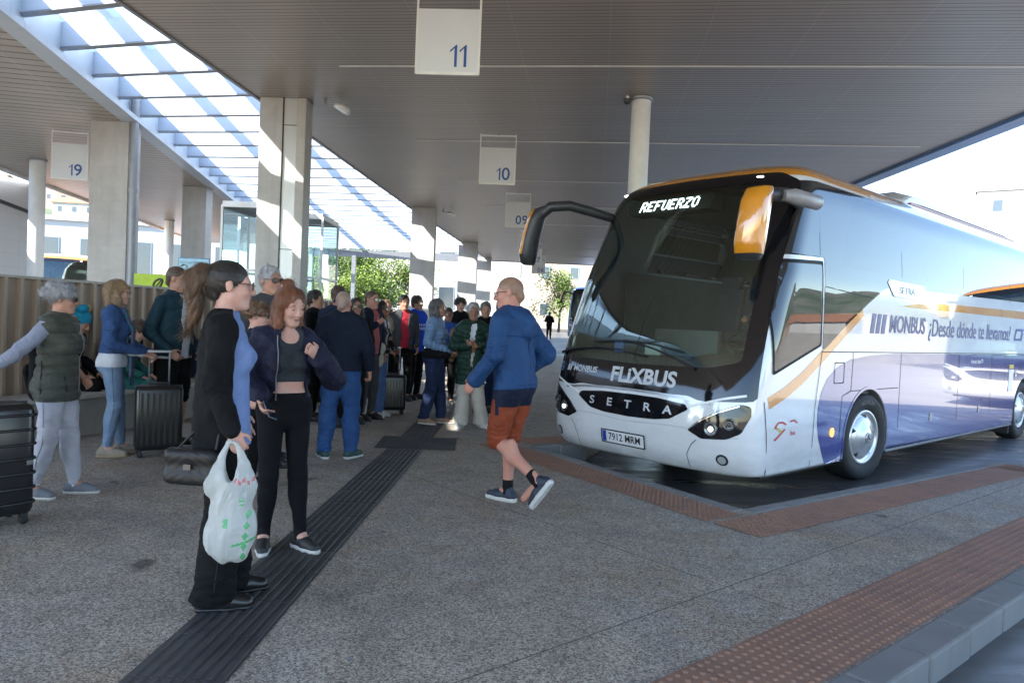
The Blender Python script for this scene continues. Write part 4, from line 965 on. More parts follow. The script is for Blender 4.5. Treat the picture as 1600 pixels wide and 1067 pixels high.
def strands(v, parent, m, flow, n, L, w, seed=1, lift=.06, curl=0, drop=None, jit=.22):
    P, Q = v.last; rg = np.random.default_rng(seed)
    if drop is not None: Q = Q[~drop(P[Q].mean(1))]
    i = rg.integers(0, len(Q), n); A = P[Q[i]]; c = A.mean(1)
    nr = np.cross(A[:, 2]-A[:, 0], A[:, 3]-A[:, 1]); nr /= np.linalg.norm(nr, axis=1)[:, None]+1e-9
    fv = flow(c); fv = fv/(np.linalg.norm(fv, axis=1)[:, None]+1e-9); t = fv+rg.normal(size=(n, 3))*jit; t -= nr*(t*nr).sum(1)[:, None]; t /= np.linalg.norm(t, axis=1)[:, None]+1e-9
    b = np.cross(t, nr); Ls = L*rg.uniform(.5, 1.25, n)[:, None]; lf = (rg.uniform(-.3, 1, n)**3*lift*6)[:, None]; K = 5; pts = []; ph = rg.uniform(0, 6, n)[:, None]
    for k in range(K):
        u = k/(K-1)*Ls; pts.append(c+nr*(.0012+lf*u-u*u/.24)+t*u+b*(curl*np.sin(u/L*5+ph)*L+.10*np.sin(ph)*u))
    V = np.zeros((n, K, 2, 3)); 
    for k in range(K):
        ww = w*(1-.75*k/(K-1))/2; V[:, k, 0] = pts[k]-b*ww; V[:, k, 1] = pts[k]+b*ww
    ix = np.arange(n*K*2).reshape(n, K, 2); F = np.stack([ix[:, :-1, 0], ix[:, :-1, 1], ix[:, 1:, 1], ix[:, 1:, 0]], -1).reshape(-1, 4)
    me = bpy.data.meshes.new('hair_strands'); me.vertices.add(n*K*2); me.vertices.foreach_set('co', V.astype(np.float32).ravel()); me.loops.add(F.size); me.loops.foreach_set('vertex_index', F.astype(np.int32).ravel())
    me.polygons.add(len(F)); me.polygons.foreach_set('loop_start', np.arange(0, F.size, 4, dtype=np.int32)); me.update(calc_edges=True)
    return link('hair_strands', me, parent, [m])
# ============================================================ people
def skin_mat(name, col):
    if name in MATS: return MATS[name]
    m = bpy.data.materials.new(name); MATS[name] = m; t = NT(m); v = t.co(); n = t.noise(v, 18, 4, .6)
    red = (min(1, col[0]*1.05), col[1]*.78, col[2]*.72)
    t.set(col=t.mix(t.ramp(n, [(.4, 0), (.7, .7)]), col, red), rough=t.m('ADD', .48, t.m('MULTIPLY', n, .2)), spec=.28, sss=.06)
    t.b.inputs['Subsurface Radius'].default_value = (.012, .005, .003)
    t.bump(t.m('ADD', t.noise(v, 300, 2), t.m('MULTIPLY', t.noise(v, 60, 3), .6)), .18, .0015); return m
SK = {'fair': skin_mat('skin_fair', (.50, .30, .235)), 'tan': skin_mat('skin_tan', (.40, .22, .15)), 'brown': skin_mat('skin_brown', (.26, .135, .085)), 'ruddy': skin_mat('skin_ruddy', (.46, .235, .175))}
LIP = mat('lips', (.34, .15, .125), .45); EYEW = mat('eye_white', (.26, .23, .21), .3); IRIS = mat('iris_dark', (.03, .02, .015), .1); LENS = mat('sun_lens', (.010, .010, .012), .06); CLEAR = glass_mat('spectacle_lens', (.93, .95, .96))
def hair_mat(name, col, col2):
    if name in MATS: return MATS[name]
    m = bpy.data.materials.new(name); MATS[name] = m; t = NT(m); v = t.map(t.co(), scale=(90, 90, 9)); n = t.noise(v, 1, 5, .65, .8); b = t.noise(t.co(), 9, 3)
    t.set(col=t.mix(t.ramp(t.m('ADD', t.m('MULTIPLY', n, .7), t.m('MULTIPLY', b, .45)), [(.38, 0), (.75, 1)]), col, col2), rough=.45, spec=.4, sheen=.1)
    t.bump(n, .7, .006); return m
HM = {'black': hair_mat('hair_black', (.010, .008, .007), (.035, .026, .02)), 'brown': hair_mat('hair_brown', (.035, .02, .012), (.10, .055, .03)), 'auburn': hair_mat('hair_auburn', (.10, .032, .014), (.24, .085, .035)),
      'grey': hair_mat('hair_grey', (.16, .155, .16), (.46, .45, .46)), 'blond': hair_mat('hair_blond', (.16, .095, .05), (.36, .23, .12)), 'light': hair_mat('hair_chestnut', (.065, .034, .018), (.20, .105, .05)), 'pony': hair_mat('hair_ponytail', (.028, .017, .011), (.17, .09, .045)), 'skinny': hair_mat('hair_cropped', (.30, .17, .11), (.20, .12, .08)), 'baldgrey': hair_mat('hair_stubble', (.36, .22, .165), (.25, .18, .15)), 'darkgrey': hair_mat('hair_dark_grey', (.035, .033, .032), (.14, .13, .125))}
def rotm(yaw=0, pitch=0, roll=0):
    """local frame: +y is ahead; pitch>0 looks down, yaw>0 turns left"""
    return np.array(Matrix.Rotation(yaw, 3, 'Z') @ Matrix.Rotation(-pitch, 3, 'X') @ Matrix.Rotation(roll, 3, 'Y'))
SEAMD = mat('seam_dark', (.008, .009, .014), .9)
def person(label, loc, face, h, sk='fair', fem=False, hair=('short', 'brown'), top=None, shirt=None, legs=None, shoes=None, arms=None, feet=None, head=(0, 0, 0), lean=0, glasses=None,
           res=.010, group='people waiting on the platform', build=1.0, sit=False, tw=0, look=None):
    """loc: ground point; face: world heading of the chest; arms: {'L':(elbow, wrist, palm dir), 'R':...} in body metres for a 1.7 m figure"""
    q = h/1.7; B = build
    root = thing('person', label, 'person', loc, face, group)
    T0 = rotm(tw, lean, 0); hipz = .90 if not sit else .52
    hip = np.array([0, 0, hipz])
    def tp(x, y, z):                                   # torso space point (z measured in the standing figure)
        return (hip+T0 @ np.array([x, y, z-.90]))*q
    yv = T0 @ np.array([0, 1., 0]); xv = T0 @ np.array([1., 0, 0])
    sw = .152 if fem else .175
    sh = {'L': tp(-sw, -.01, 1.385), 'R': tp(sw, -.01, 1.385)}
    dl = {'hipL': (-.085, 0, .90), 'hipR': (.085, 0, .90)}
    ft = {'L': ((-.095, .015, .49), (-.10, -.02, .085), (-.115, .13, .03)), 'R': ((.095, .015, .49), (.10, -.02, .085), (.115, .13, .03))}
    if feet: ft.update(feet)
    FT = {s_: [np.array(p)*q for p in ft[s_]] for s_ in 'LR'}; HP = {'L': np.array([-.085, 0, hipz-.01])*q, 'R': np.array([.085, 0, hipz-.01])*q}
    am = {'L': ((-.235, -.03, 1.12), (-.24, .03, .88), (.2, 0, -1)), 'R': ((.235, -.03, 1.12), (.24, .03, .88), (-.2, 0, -1))}
    if arms: am.update(arms)
    AM = {s_: [np.array(am[s_][0])*q, np.array(am[s_][1])*q] for s_ in 'LR'}
    hc0 = tp(0, .02, 1.505); HR = T0 @ rotm(*head)     # head joint at the neck
    def hp(x, y, z): return hc0+HR @ (np.array([x, y, z+.085])*q)
    pts = [v for s_ in 'LR' for v in AM[s_]+FT[s_]+[HP[s_], sh[s_]]]+[hp(0, 0, 0)]
    lo = np.min(pts, 0)-.2*q; hi = np.max(pts, 0)+.22*q; lo[2] = min(lo[2], 0)
    # ---------- body (one continuous skin)
    v = Vol(lo, hi, res); K = .025*q
    def torso(v, t, up=True, low=True, k=.04):
        if up:
            v.cap(tp(0, 0, 1.14), tp(0, .0, 1.315), (.140 if fem else .160)*B*q+t, (.142 if fem else .172)*B*q+t, k*q, yv, .68)
            v.cap(tp(-.115*B, -.005, 1.375), tp(.115*B, -.005, 1.375), .062*q+t, .062*q+t, .05*q)
            v.cap(tp(0, -.015, 1.36), tp(0, -.012, 1.43), .085*q+t*.8, .06*q+t*.5, .04*q)
            if fem:
                for sx in (-1, 1): v.ell(tp(.068*sx, .082*B, 1.235), np.array([.062, .058, .062])*q*B+t*.7, .05*q)
            else:
                v.cap(tp(-.06, .07, 1.28), tp(.06, .07, 1.28), .055*q+t*.6, None, .05*q, yv, .7)
        v.cap(tp(0, 0, 1.0), tp(0, 0, 1.14), (.130 if fem else .150)*B*q+t, (.126 if fem else .152)*B*q+t, k*q, yv, .74)
        if low:
            v.cap(tp(-.03, 0, .93), tp(.03, 0, .93), (.148 if fem else .142)*B*q+t, None, k*q, yv, .74)
            for sx in (-1, 1): v.ell(tp(.068*sx, -.072 if fem else -.055, .90), np.array([.078, .07 if fem else .062, .085])*q*B+t*.5, .05*q)
    def limb(v, s_, t0, t1, upto=1.0, k=None, ca=0):
        k = K if k is None else k
        v.cap(HP[s_], FT[s_][0], .083*q*B+t0, .056*q*B+(t0+t1)/2, k, cr=(ca, .075*q, 1., .3) if ca else None)
        if upto > .5:
            kn, an = FT[s_][0], FT[s_][1]; e = kn+(an-kn)*(upto*2-1); v.cap(kn, e, .054*q*B+(t0+t1)/2, .036*q+t1+(1-upto)*.02, k, cr=(ca, .055*q, .95, .42) if ca else None)
            m = kn+(an-kn)*.3; f = FT[s_][2]-an; f[2] = 0; f = f/(np.linalg.norm(f)+1e-6)
            if upto > .7: v.ell(m-f*.018*q, np.array([.048, .05, .1])*q+t1*.5, .04*q)
    torso(v, -.004)
    v.cap(tp(0, -.012, 1.42), hp(0, -.012, -.03), .048*q*(1 if fem else 1.2), .047*q*(1 if fem else 1.2), .03*q)
    for s_ in 'LR':
        limb(v, s_, -.003, 0)
        e, w = AM[s_]; v.cap(sh[s_], e, .046*q*B, .037*q*B, K); v.cap(e, w, .037*q*B, .026*q, .015*q)
        v.cap(FT[s_][1], FT[s_][2]-np.array([0, 0, .0]), .036*q, .028*q, .02*q)
    # head
    def H(c, r, k=.02, sub=False, M=None): v.ell(hp(*c), np.array(r)*q, k*q, HR if M is None else M, sub)
    H((0, -.014, .032), (.074, .094, .087), .02); H((0, .026, -.03), (.056, .064, .085), .03); H((0, .066, -.098), (.026, .022, .018), .03)
    jw = .043 if fem else .050
    v.cap(hp(-jw, .005, -.060), hp(-.016, .062, -.098), .016*q, .014*q, .025*q); v.cap(hp(jw, .005, -.060), hp(.016, .062, -.098), .016*q, .014*q, .025*q)
    for sx in (-1, 1):
        H((.034*sx, .058, -.028), (.024, .026, .024), .02); H((.0335*sx, .094, .006), (.015, .016, .011), .012, True)
        H((.0765*sx, -.008, -.004), (.009, .019, .030), .006)
        H((.012*sx, .098, -.034), (.010, .012, .008), .007)
    v.cap(hp(-.042, .076, .026), hp(.042, .076, .026), .011*q, None, .015*q)
    v.cap(hp(0, .086, .014), hp(0, .110, -.028), .0085*q, .0115*q, .010*q)
    H((0, .089, -.056), (.021, .010, .0065), .006); H((0, .087, -.068), (.018, .010, .0065), .006)
    # hands
    for s_ in 'LR':
        e, w = AM[s_]; d = (w-e)/np.linalg.norm(w-e); pn = np.array(am[s_][2], float)
        curl = am[s_][3] if len(am[s_]) > 3 else .55
        hd = am[s_][4] if len(am[s_]) > 4 else None
        if hd is not None: d = np.array(hd, float)/np.linalg.norm(hd)
        pn = pn-d*(pn@d); pn = pn/(np.linalg.norm(pn)+1e-9); sd = np.cross(d, pn)*(1 if s_ == 'R' else -1)   # sd points to the thumb side
        c = w+d*.048*q; v.cap(w+d*.012*q, w+d*.075*q, .033*q, .040*q, .014*q, pn, .36)
        fr = max(.0078*q, res*.62)
        for i, (o, L_) in enumerate(((.028, .072), (.010, .080), (-.009, .075), (-.027, .060))):
            k0 = w+d*.080*q+sd*o*q; a1 = curl*.8; a2 = curl*1.9+.12*i*curl
            d1 = d*math.cos(a1)+pn*math.sin(a1)+sd*o*1.5; d2 = d*math.cos(a2)+pn*math.sin(a2); k1 = k0+d1*L_*.52*q; k2 = k1+d2*L_*.48*q
            v.cap(k0-d*.02*q, k1, fr*1.06, fr, .004*q); v.cap(k1, k2, fr, fr*.86, .004*q)
        t0 = w+d*.022*q+sd*.026*q; t1 = t0+(d*.6+sd*.75+pn*.35)*.036*q; t2 = t1+(d*.85+sd*.1+pn*.5)*.034*q
        v.cap(t0, t1, fr*1.35, fr*1.15, .01*q); v.cap(t1, t2, fr*1.12, fr*.92, .004*q)
    hinv = HR.T; lipc = hp(0, .094, -.062)
    def zone(P):
        u = (P-hp(0, 0, 0)) @ HR/q; z = np.zeros(len(P))
        z[(np.abs(u[:, 0]) < .019-.5*np.abs(u[:, 2]+.062)) & (np.abs(u[:, 2]+.062) < .0085) & (u[:, 1] > .07)] = 1
        return z
    v.build('body', [SK[sk], LIP], root, zone)
    # ---------- eyes, brows
    big = res <= .0105
    for sx in (-1, 1):
        c = hp(.032*sx, .0756, .005); m = MB(); Mx = Matrix(HR.tolist())
        m.ball(c, .0114*q, 14, 10); m.mi = []
        for f in m.f:
            nn_ = Vector(HR.T @ (np.mean([m.v[i] for i in f], 0)-c)).normalized(); m.mi.append(2 if nn_.z > (-.12 if look == 'down' else .42) or nn_.z < -.6 else 1 if nn_.y > .74 else 0)
        m.build('eye', [EYEW, IRIS, SK[sk]], root)
        if hair[0] != 'bald':
            MB().tube([hp(sx*x, .0865-abs(x-.03)*.35, z) for x, z in ((.016, .027), (.028, .0315), (.040, .031), (.050, .0255))], [.0022*q, .0036*q, .0032*q, .0016*q], 6).build('eyebrow', HM[hair[1]] if hair[1] not in ('blond',) else HM['light'], root)
    if glasses:
        g = MB(); dark = glasses == 'sun'
        lz = .002; ring = [(.030*math.cos(a)*(1.0 if abs(math.cos(a)) > .5 else 1), (.0215 if dark else .020)*math.sin(a)) for a in [2*PI*i/16 for i in range(16)]]
        ln = MB(); hs = glasses == 'head'
        def G(x, y, z):
            if hs: return hp(x, y*.45+.012, z*.3+.125-(x*x)*4+y*.15)
            return hp(x, y, z)
        for sx in (-1, 1):
            lp_ = [G(sx*.034+x, .106-abs(sx*.034+x)*.12, z+lz) for x, z in ring]
            g.tube(lp_, (.0022 if not dark else .003)*q, 6, closed=True); ln.add(lp_, [tuple(range(16))])
            g.tube([G(sx*.063, .097, .010), G(sx*.075, .05, .012), G(sx*.080, -.005, .008)], .0024*q, 6)
        g.tube([G(-.008, .108, .006), G(0, .112, .008), G(.008, .108, .006)], .0022*q, 6)
        go = g.build('glasses', LENS if dark or hs else mat('glasses_frame', (.05, .035, .03), .3), root); ln.build('lens', LENS if (dark or hs) else CLEAR, go)
    # ---------- hair
    style, hcol = hair[:2]; HMt = HM[hcol]
    hv = Vol(hp(0, 0, 0)-.34*q, hp(0, 0, 0)+.24*q, max(.006, res*.85))
    def HH(c, r, k=.02, sub=False): hv.ell(hp(*c), np.array(r)*q, k*q, HR, sub)
    def HC(a, b, ra, rb=None, k=.02, sq=1, w=None): hv.cap(hp(*a), hp(*b), ra*q, None if rb is None else rb*q, k*q, None if w is None else HR @ np.array(w, float), sq)
    def facecut(yb=.086, w=.062, top=.06, dn=-.12):
        HH((0, yb+.03, (top+dn)/2), (w, .075, (top-dn)/2), .008, True)
    if style in ('short', 'crop', 'bald'):
        t = {'short': .014, 'crop': .002, 'bald': -.001}[style]; tt = hair[2] if len(hair) > 2 else 0
        HH((0, -.018, .036+tt*.3), (.076+t*.6, .096+t, .088+t+tt)); HC((0, -.075, -.03), (0, -.06, -.055), .045, .035, .02)
        facecut(.068, .070, .080 if style != 'bald' else .125); 
        for sx in (-1, 1): HH((sx*.085, .02, -.035), (.03, .045, .05), .006, True); HH((sx*.082, -.005, -.03), (.02, .022, .042), .004, True)
        hv.wrinkle(.008 if style == 'short' else .0015, 75, 3); hv.wrinkle(.004 if style == 'short' else .001, 190, 4)
    elif style == 'curly':
        rr = random.Random(5)
        HH((0, -.02, .045), (.085, .10, .09))
        for i in range(70):
            a = rr.uniform(0, 2*PI); e = rr.uniform(-.25, 1); d = np.array([math.cos(a)*math.cos(e), math.sin(a)*math.cos(e)*1.15, math.sin(e)])
            HH(tuple(np.array([0, -.02, .04])+d*.092), (.022, .022, .022), .008)
        facecut(.082, .062, .055); 
        for sx in (-1, 1): HH((sx*.085, .03, -.04), (.03, .04, .045), .006, True)
        hv.wrinkle(.006, 120, 3)
    elif style in ('bob', 'long', 'wavy'):
        dn = {'bob': -.13, 'long': -.215, 'wavy': -.2}[style]
        HH((0, -.02, .04), (.085, .104, .092))
        for sx in (-1, 1):
            HC((sx*.068, -.01, .02), (sx*.082, .004, dn*.6), .028, .034, .03); HC((sx*.082, .004, dn*.6), (sx*.078, .02, dn), .034, .022, .03)
            HC((sx*.04, -.07, .0), (sx*.055, -.065, dn), .045, .032, .03)
        HC((0, -.075, .0), (0, -.075, dn), .05, .035, .03)
        HH((0, .115, -.022), (.058, .092, .112), .012, True)
        hv.wrinkle(.007 if style != 'wavy' else .016, 70 if style != 'wavy' else 45, 3, (1, 1, .25))
        if style == 'long' and hair[-1] == 'bun': HH((0, -.055, .135), (.04, .038, .032), .015)
    elif style == 'ponytail':
        HH((0, -.022, .036), (.081, .102, .090)); HC((0, -.085, .0), (0, -.07, -.04), .045, .04, .02); facecut(.078, .066, .056)
        for sx in (-1, 1): HH((sx*.088, -.002, -.03), (.024, .03, .048), .004, True); HH((sx*.075, .055, -.05), (.03, .04, .05), .006, True)
        hv.wrinkle(.003, 110, 3, (1, .3, 1))
        pv = Vol(hp(0, 0, 0)-.36*q, hp(0, 0, 0)+.24*q, max(.006, res*.85))
        pp = [hp(0, -.10, .045), hp(0, -.135, .064), hp(0, -.165, .03), hp(0, -.168, -.03), hp(0, -.158, -.09), hp(0, -.165, -.15), hp(0, -.185, -.215)]; rd = [.026, .034, .036, .034, .027, .019, .008]
        for i in range(6): pv.cap(pp[i], pp[i+1], rd[i]*q, rd[i+1]*q, .03*q)
        po_ = pv.wrinkle(.010, 70, 9, (1, 1, .3)).build('ponytail', [HM['pony'], HMt], root, lambda P: np.where(np.linalg.norm(P-hp(0, -.09, .05), axis=1) < .062*q, 1, 0))
        strands(pv, po_, HM['pony'], lambda c: np.array([0, 0, -1.])+0*c-.35*HR[:, 1], 2200, .085*q, .003, 3, .03, .03)
    elif style == 'updo':
        HH((0, -.02, .04), (.084, .102, .092)); HH((0, -.10, .02), (.045, .045, .05), .02); facecut(.08, .064, .058)
        for sx in (-1, 1): HH((sx*.086, .02, -.035), (.026, .04, .045), .005, True)
        hv.wrinkle(.004, 90, 4)
    ho_ = hv.build('hair', HMt, root)
    if style not in ('bald', 'crop'):
        near = res <= .0092; crown = hp(0, -.05, .14); tie = hp(0, -.105, .045); ctr = hp(0, -.02, .04)
        if style == 'ponytail': fl_ = lambda c: tie-c
        elif style == 'updo': fl_ = lambda c: hp(0, -.1, .02)-c
        elif style == 'curly': fl_ = lambda c: np.random.default_rng(2).normal(size=c.shape)
        elif style == 'short': fl_ = lambda c: (c-crown)/.1
        else: fl_ = lambda c: np.where((c[:, 2] > ctr[2]+.03*q)[:, None], (c-crown)/.1, np.array([0, 0, -1.]))
        strands(hv, ho_, HMt, fl_, 3200 if near else 700, {'short': .035, 'curly': .05, 'ponytail': .05, 'updo': .04}.get(style, .075)*q, .0026 if near else .0055, 4, (.012 if style in ('ponytail', 'updo') else .08), .30 if style == 'curly' else .03, (lambda c: (lambda u: (u[:, 1] > .045) & (u[:, 2] < .115) & (np.abs(u[:, 0]) < .066))((c-hp(0, 0, 0)) @ HR/q)) if style in ('bob', 'long', 'wavy', 'short', 'ponytail') else None, .09 if style in ('ponytail', 'updo') else .2)
    # ---------- clothes
    tt = .0105 if res <= .0105 else .013
    cres = max(res, .0085)
    LAY = []; SHT = []
    if legs:
        v = Vol(lo-.04, hi+.04, cres); t = legs.get('t', .012); fl = legs.get('flare', 0); up = legs.get('to', .98)
        torso(v, t*.8, False, True)
        for s_ in 'LR':
            limb(v, s_, t, t+fl*.5, up, None, legs.get('crease', .006 if t > .006 else 0)*q)
            if fl > 0 and up > .9:
                kn, an = FT[s_][0], FT[s_][1]; e = kn+(an-kn)*.99; v.cap(kn+(an-kn)*.2, e, .058*q+t, .052*q+fl, .03*q, cr=(.006*q, .09*q, 1., .5))
        v.wrinkle(legs.get('wr', .008), 24, 11, (1, 1, 1.6)); v.wrinkle(legs.get('wr', .008)*.4, 58, 12, (1, 1, 1.8)); LAY.append(v.f.copy()); v.plane(tp(0, 0, legs.get('waist', 1.04)), T0 @ np.array([0, 0, 1.]))
        if up > .9: v.plane((0, 0, (.045 if fl > .02 else .075)*q), (0, 0, -1))
        if up <= .6:
            for s_ in 'LR':
                kn, hpj = FT[s_][0], HP[s_]; d = (kn-hpj)/np.linalg.norm(kn-hpj)
        lz = legs.get('zone')
        lo_ = v.build(legs.get('name', 'trousers'), legs['m'] if isinstance(legs['m'], (list, tuple)) else [legs['m']], root, (lambda P: lz(P/q)) if lz else None)
        if res <= .0096 and up > .9 and not sit:
            for s_ in 'LR':
                dx = np.array([1., 0, 0])*(1 if s_ == 'L' else -1); A_, K_, N_ = HP[s_]+np.array([0, .0, .08])*q, FT[s_][0], FT[s_][1]
                ps = [A_+(K_-A_)*k_/16 for k_ in range(16)]+[K_+(N_-K_)*k_/16 for k_ in range(16)]; v.seam([p_-dx*.3 for p_ in ps], dx, legs.get('sm', SEAMD), .0028, 'seam', lo_)
            if legs.get('pockets'):
                for sx in (-1, 1):
                    pk = [(.045, .975), (.14, .98), (.142, .87), (.095, .845), (.05, .87), (.045, .975)]; de = []
                    for (u0, z0_), (u1, z1_) in zip(pk, pk[1:]):
                        for k_ in range(8): f_ = k_/8; de.append(((u0+(u1-u0)*f_)*sx, z0_+(z1_-z0_)*f_))
                    v.seam([np.array([u, -.4, z])*q for u, z in de], (0, 1, 0), legs.get('sm', SEAMD), .003, 'pocket_seam', lo_)
    def garment(g, name, t, arm=True):
        v = Vol(lo-.04, hi+.04, cres); dc = None; quilt = g.get('quilt'); hem = g.get('hem', .88)
        torso(v, t, True, False)
        if hem < .98:
            v.cap(tp(0, 0, 1.05), tp(0, .0, max(hem-.02, .80)), (.138 if fem else .158)*B*q+t, (.150 if fem else .156)*B*q+t+g.get('skirt', 0), .04*q, yv, .76)
            if hem < .78:
                bx = tp(0, 0, .80); bz = np.array([0, .01, hem-.05])*q; v.cap(bx, bz, .156*B*q+t, .165*B*q+t+g.get('skirt', 0), .04*q, yv, .78)
        if fem and .78 <= hem < 1: v.ell(tp(0, -.045, .93), np.array([.125, .085, .1])*q*B+t, .05*q)
        if hem < .78: v.cap(tp(0, -.025, 1.22), np.array([0, -.03, hem])*q, .135*q*B+t, .155*q*B+t+g.get('skirt', 0), .05*q, yv, .78)
        if g.get('open'):                              # front opening: half widths at hem and neck, cut back to depth y0
            wa, wb, y0 = (tuple(g['open'])+(.0,))[:3] if isinstance(g['open'], tuple) else (g['open'], g['open']*.45, .0)
            X, Y, Z = v.grid(); lx = ((X-hip[0]*q)*T0[0][0]+(Y-hip[1]*q)*T0[1][0]+(Z-hip[2]*q)*T0[2][0])/q; ly = ((X-hip[0]*q)*T0[0][1]+(Y-hip[1]*q)*T0[1][1]+(Z-hip[2]*q)*T0[2][1])/q; lz_ = ((X-hip[0]*q)*T0[0][2]+(Y-hip[1]*q)*T0[1][2]+(Z-hip[2]*q)*T0[2][2])/q+.90
            ww = wa+(wb-wa)*np.clip((lz_-hem)/(1.43-hem), 0, 1); dc = np.maximum(np.abs(lx+.012*np.sin(lz_*19))-ww, y0-ly)*q; dc = dc.astype(np.float32); v.f = np.maximum(v.f, -dc)
        if quilt:
            X, Y, Z = v.grid(); v.f = v.f-(g.get('qd', .014)*(np.abs(np.sin(Z/q/quilt*PI))**.4-.75)).astype(np.float32)
        SHT.append(v.f.copy())
        if arm and g.get('sleeve', 1) > 0:
            for s_ in 'LR':
                e, w = AM[s_]; sl = g.get('sleeve', 1); fat = g.get('fat', 0); rip = (quilt*q, g.get('qd', .012)) if quilt else None; ca = g.get('crease', .0075)*q
                v.cap(sh[s_]-np.array([0, 0, .01]), e, .053*q*B+t*.85, .040*q*B+t+fat, .03*q, rip=rip, cr=None if rip else (ca, .055*q, 1., .40))
                e2 = e+(w-e)*(.93*sl if sl <= 1 else .93); v.cap(e, e2, .040*q*B+t+fat, .031*q+t*.8+fat*.6, .012*q, rip=rip, cr=None if rip else (ca, .05*q, .12, .45))
                if g.get('cuff'): v.cap(e2-(w-e)*.06, e2, .036*q+t, None, .005)
        v.wrinkle(g.get('wr', .009), g.get('ws', 24), g.get('seed', 5), (1, 1, 1.3)); v.wrinkle(g.get('wr', .009)*.35, 60, 8, (1, 1, 1.5))
        mgn = np.float32(.004 if name == 'shirt' else .006)
        full = v.f.copy()
        for u_ in LAY+([SHT[-3] if g.get('sleeve', 1) == 0 else SHT[-2]] if len(SHT) > 2 else []):
            u2 = u_-mgn
            if dc is not None: u2 = np.where(dc < .004, np.float32(.3), u2)
            v.f = np.minimum(v.f, u2)
        SHT.append(full)
        if hem >= .78: v.plane(tp(0, 0, hem), T0 @ np.array([0, 0, -1.]))
        else: v.plane((0, 0, hem*q), (0, 0, -1))
        c = g.get('collar', .0); nz = 1.425+c
        v.cap(tp(0, -.006, 1.40), tp(0, .0, 1.52), .058*q+(t*.5 if c > .02 else 0), (.064 if c < .02 else .060)*q, .004, sub=True)
        if g.get('neck'): v.ell(tp(0, .085, 1.40), np.array([.06, .07, g['neck']])*q, .01, sub=True)
        if c > .02:
            cv = [tp(.072*math.cos(a), -.008+.066*math.sin(a), 1.42) for a in [2*PI*i/14 for i in range(14)]]
            ct = [tp(.068*math.cos(a), .004+.066*math.sin(a), 1.43+c+.012*math.sin(a)*-1) for a in [2*PI*i/14 for i in range(14)]]
            for a_, b_ in zip(cv, ct): v.cap(a_, b_, .014*q+t*.2, .011*q+t*.2, .012)
        if g.get('hood'):
            v.cap(tp(-.095, -.06, 1.43), tp(0, -.13, 1.36), .045*q, .065*q, .015); v.cap(tp(.095, -.06, 1.43), tp(0, -.13, 1.36), .045*q, .065*q, .015); v.ell(tp(0, -.135, 1.31), np.array([.09, .045, .08])*q, .015); v.cap(tp(-.075, .03, 1.415), tp(-.085, -.06, 1.42), .024*q, .034*q, .02); v.cap(tp(.075, .03, 1.415), tp(.085, -.06, 1.42), .024*q, .034*q, .02)
        gz = g.get('zone')
        o = v.build(name, g['m'] if isinstance(g['m'], (list, tuple)) else [g['m']], root, (lambda P: gz(P/q)) if gz else None)
        SM_ = g.get('seamm') or SEAMD
        for sd_, pts_ in g.get('lines', ()):
            ax_ = {'b': T0 @ np.array([0, 1., 0]), 'f': T0 @ np.array([0, -1., 0]), 'r': T0 @ np.array([-1., 0, 0]), 'l': T0 @ np.array([1., 0, 0])}[sd_]; dense = []
            for (u0, z0_), (u1, z1_) in zip(pts_, pts_[1:]):
                for k_ in range(12): f_ = k_/12; dense.append((u0+(u1-u0)*f_, z0_+(z1_-z0_)*f_))
            v.seam([(tp(u, 0, z) if sd_ in 'bf' else tp(0, u, z))-ax_*.42*q for u, z in dense], ax_, SM_, g.get('sr', .0032), 'seam', o)
        if g.get('zip'):
            z0 = max(hem, .5); pts_ = []
            MB().tube([tp(g['zip'] if not isinstance(g['zip'], bool) else 0, .122*B+t/q*.9+(.012 if fem else 0)+(.03 if fem and 1.15 < z < 1.3 else 0), z) for z in np.linspace(max(z0, .86), 1.40, 9)], .004, 5).build('zipper', DARK if not fem else mat('zip_metal', (.12, .12, .13), .4, metal=.6), o)
        return o
    if shirt: garment(shirt, shirt.get('name', 'shirt'), shirt.get('t', .006))
    if top: garment(top, top.get('name', 'jacket'), top.get('t', .016))
    # ---------- shoes
    if shoes:
        for s_ in 'LR':
            an, toe = FT[s_][1], FT[s_][2]; sm = shoes['m']; d = toe-an; dn = d*np.array([1, 1, 0]); dn = dn/np.linalg.norm(dn)
            tilt = (shoes.get('tilt') or {}).get(s_, 0); up_ = np.array([0, 0, 1.]); sdv = np.cross(dn, up_)
            def sp(f, o, z):                            # shoe space: f along, o side, z up, heel at -.06, toe at .2
                p = np.array([f*math.cos(tilt)+z*math.sin(tilt), 0, -f*math.sin(tilt)+z*math.cos(tilt)])
                return an+(dn*p[0]+sdv*o+up_*(p[2]))*q
            base = -.085
            v = Vol(np.min([an, toe], 0)-.2, np.max([an, toe], 0)+.2, max(.006, res*.75))
            v.cap(sp(-.045, 0, base+.045), sp(.07, 0, base+.045), .037*q, .043*q, .02); v.cap(sp(.07, 0, base+.04), sp(.155, .0, base+.033), .043*q, .034*q, .02, None, 1)
            v.cap(sp(-.03, 0, base+.05), sp(-.012, 0, base+.05+shoes.get('high', .04)), .038*q, .04*q, .02); v.cap(sp(0, 0, base+.07), sp(.10, 0, base+.05), .032*q, .028*q, .02)
            v.plane(sp(0, 0, base+.012), -np.array(np.cross(sdv, dn) if False else (up_*math.cos(tilt)+dn*math.sin(tilt))))
            so_ = v.build('shoe', sm, root)
            v = Vol(np.min([an, toe], 0)-.2, np.max([an, toe], 0)+.2, max(.006, res*.75)); hs_ = shoes.get('sole', .025)
            v.cap(sp(-.045, 0, base+.02), sp(.07, 0, base+.02), .040*q, .047*q, .01); v.cap(sp(.07, 0, base+.02), sp(.162, 0, base+.02), .047*q, .036*q, .01)
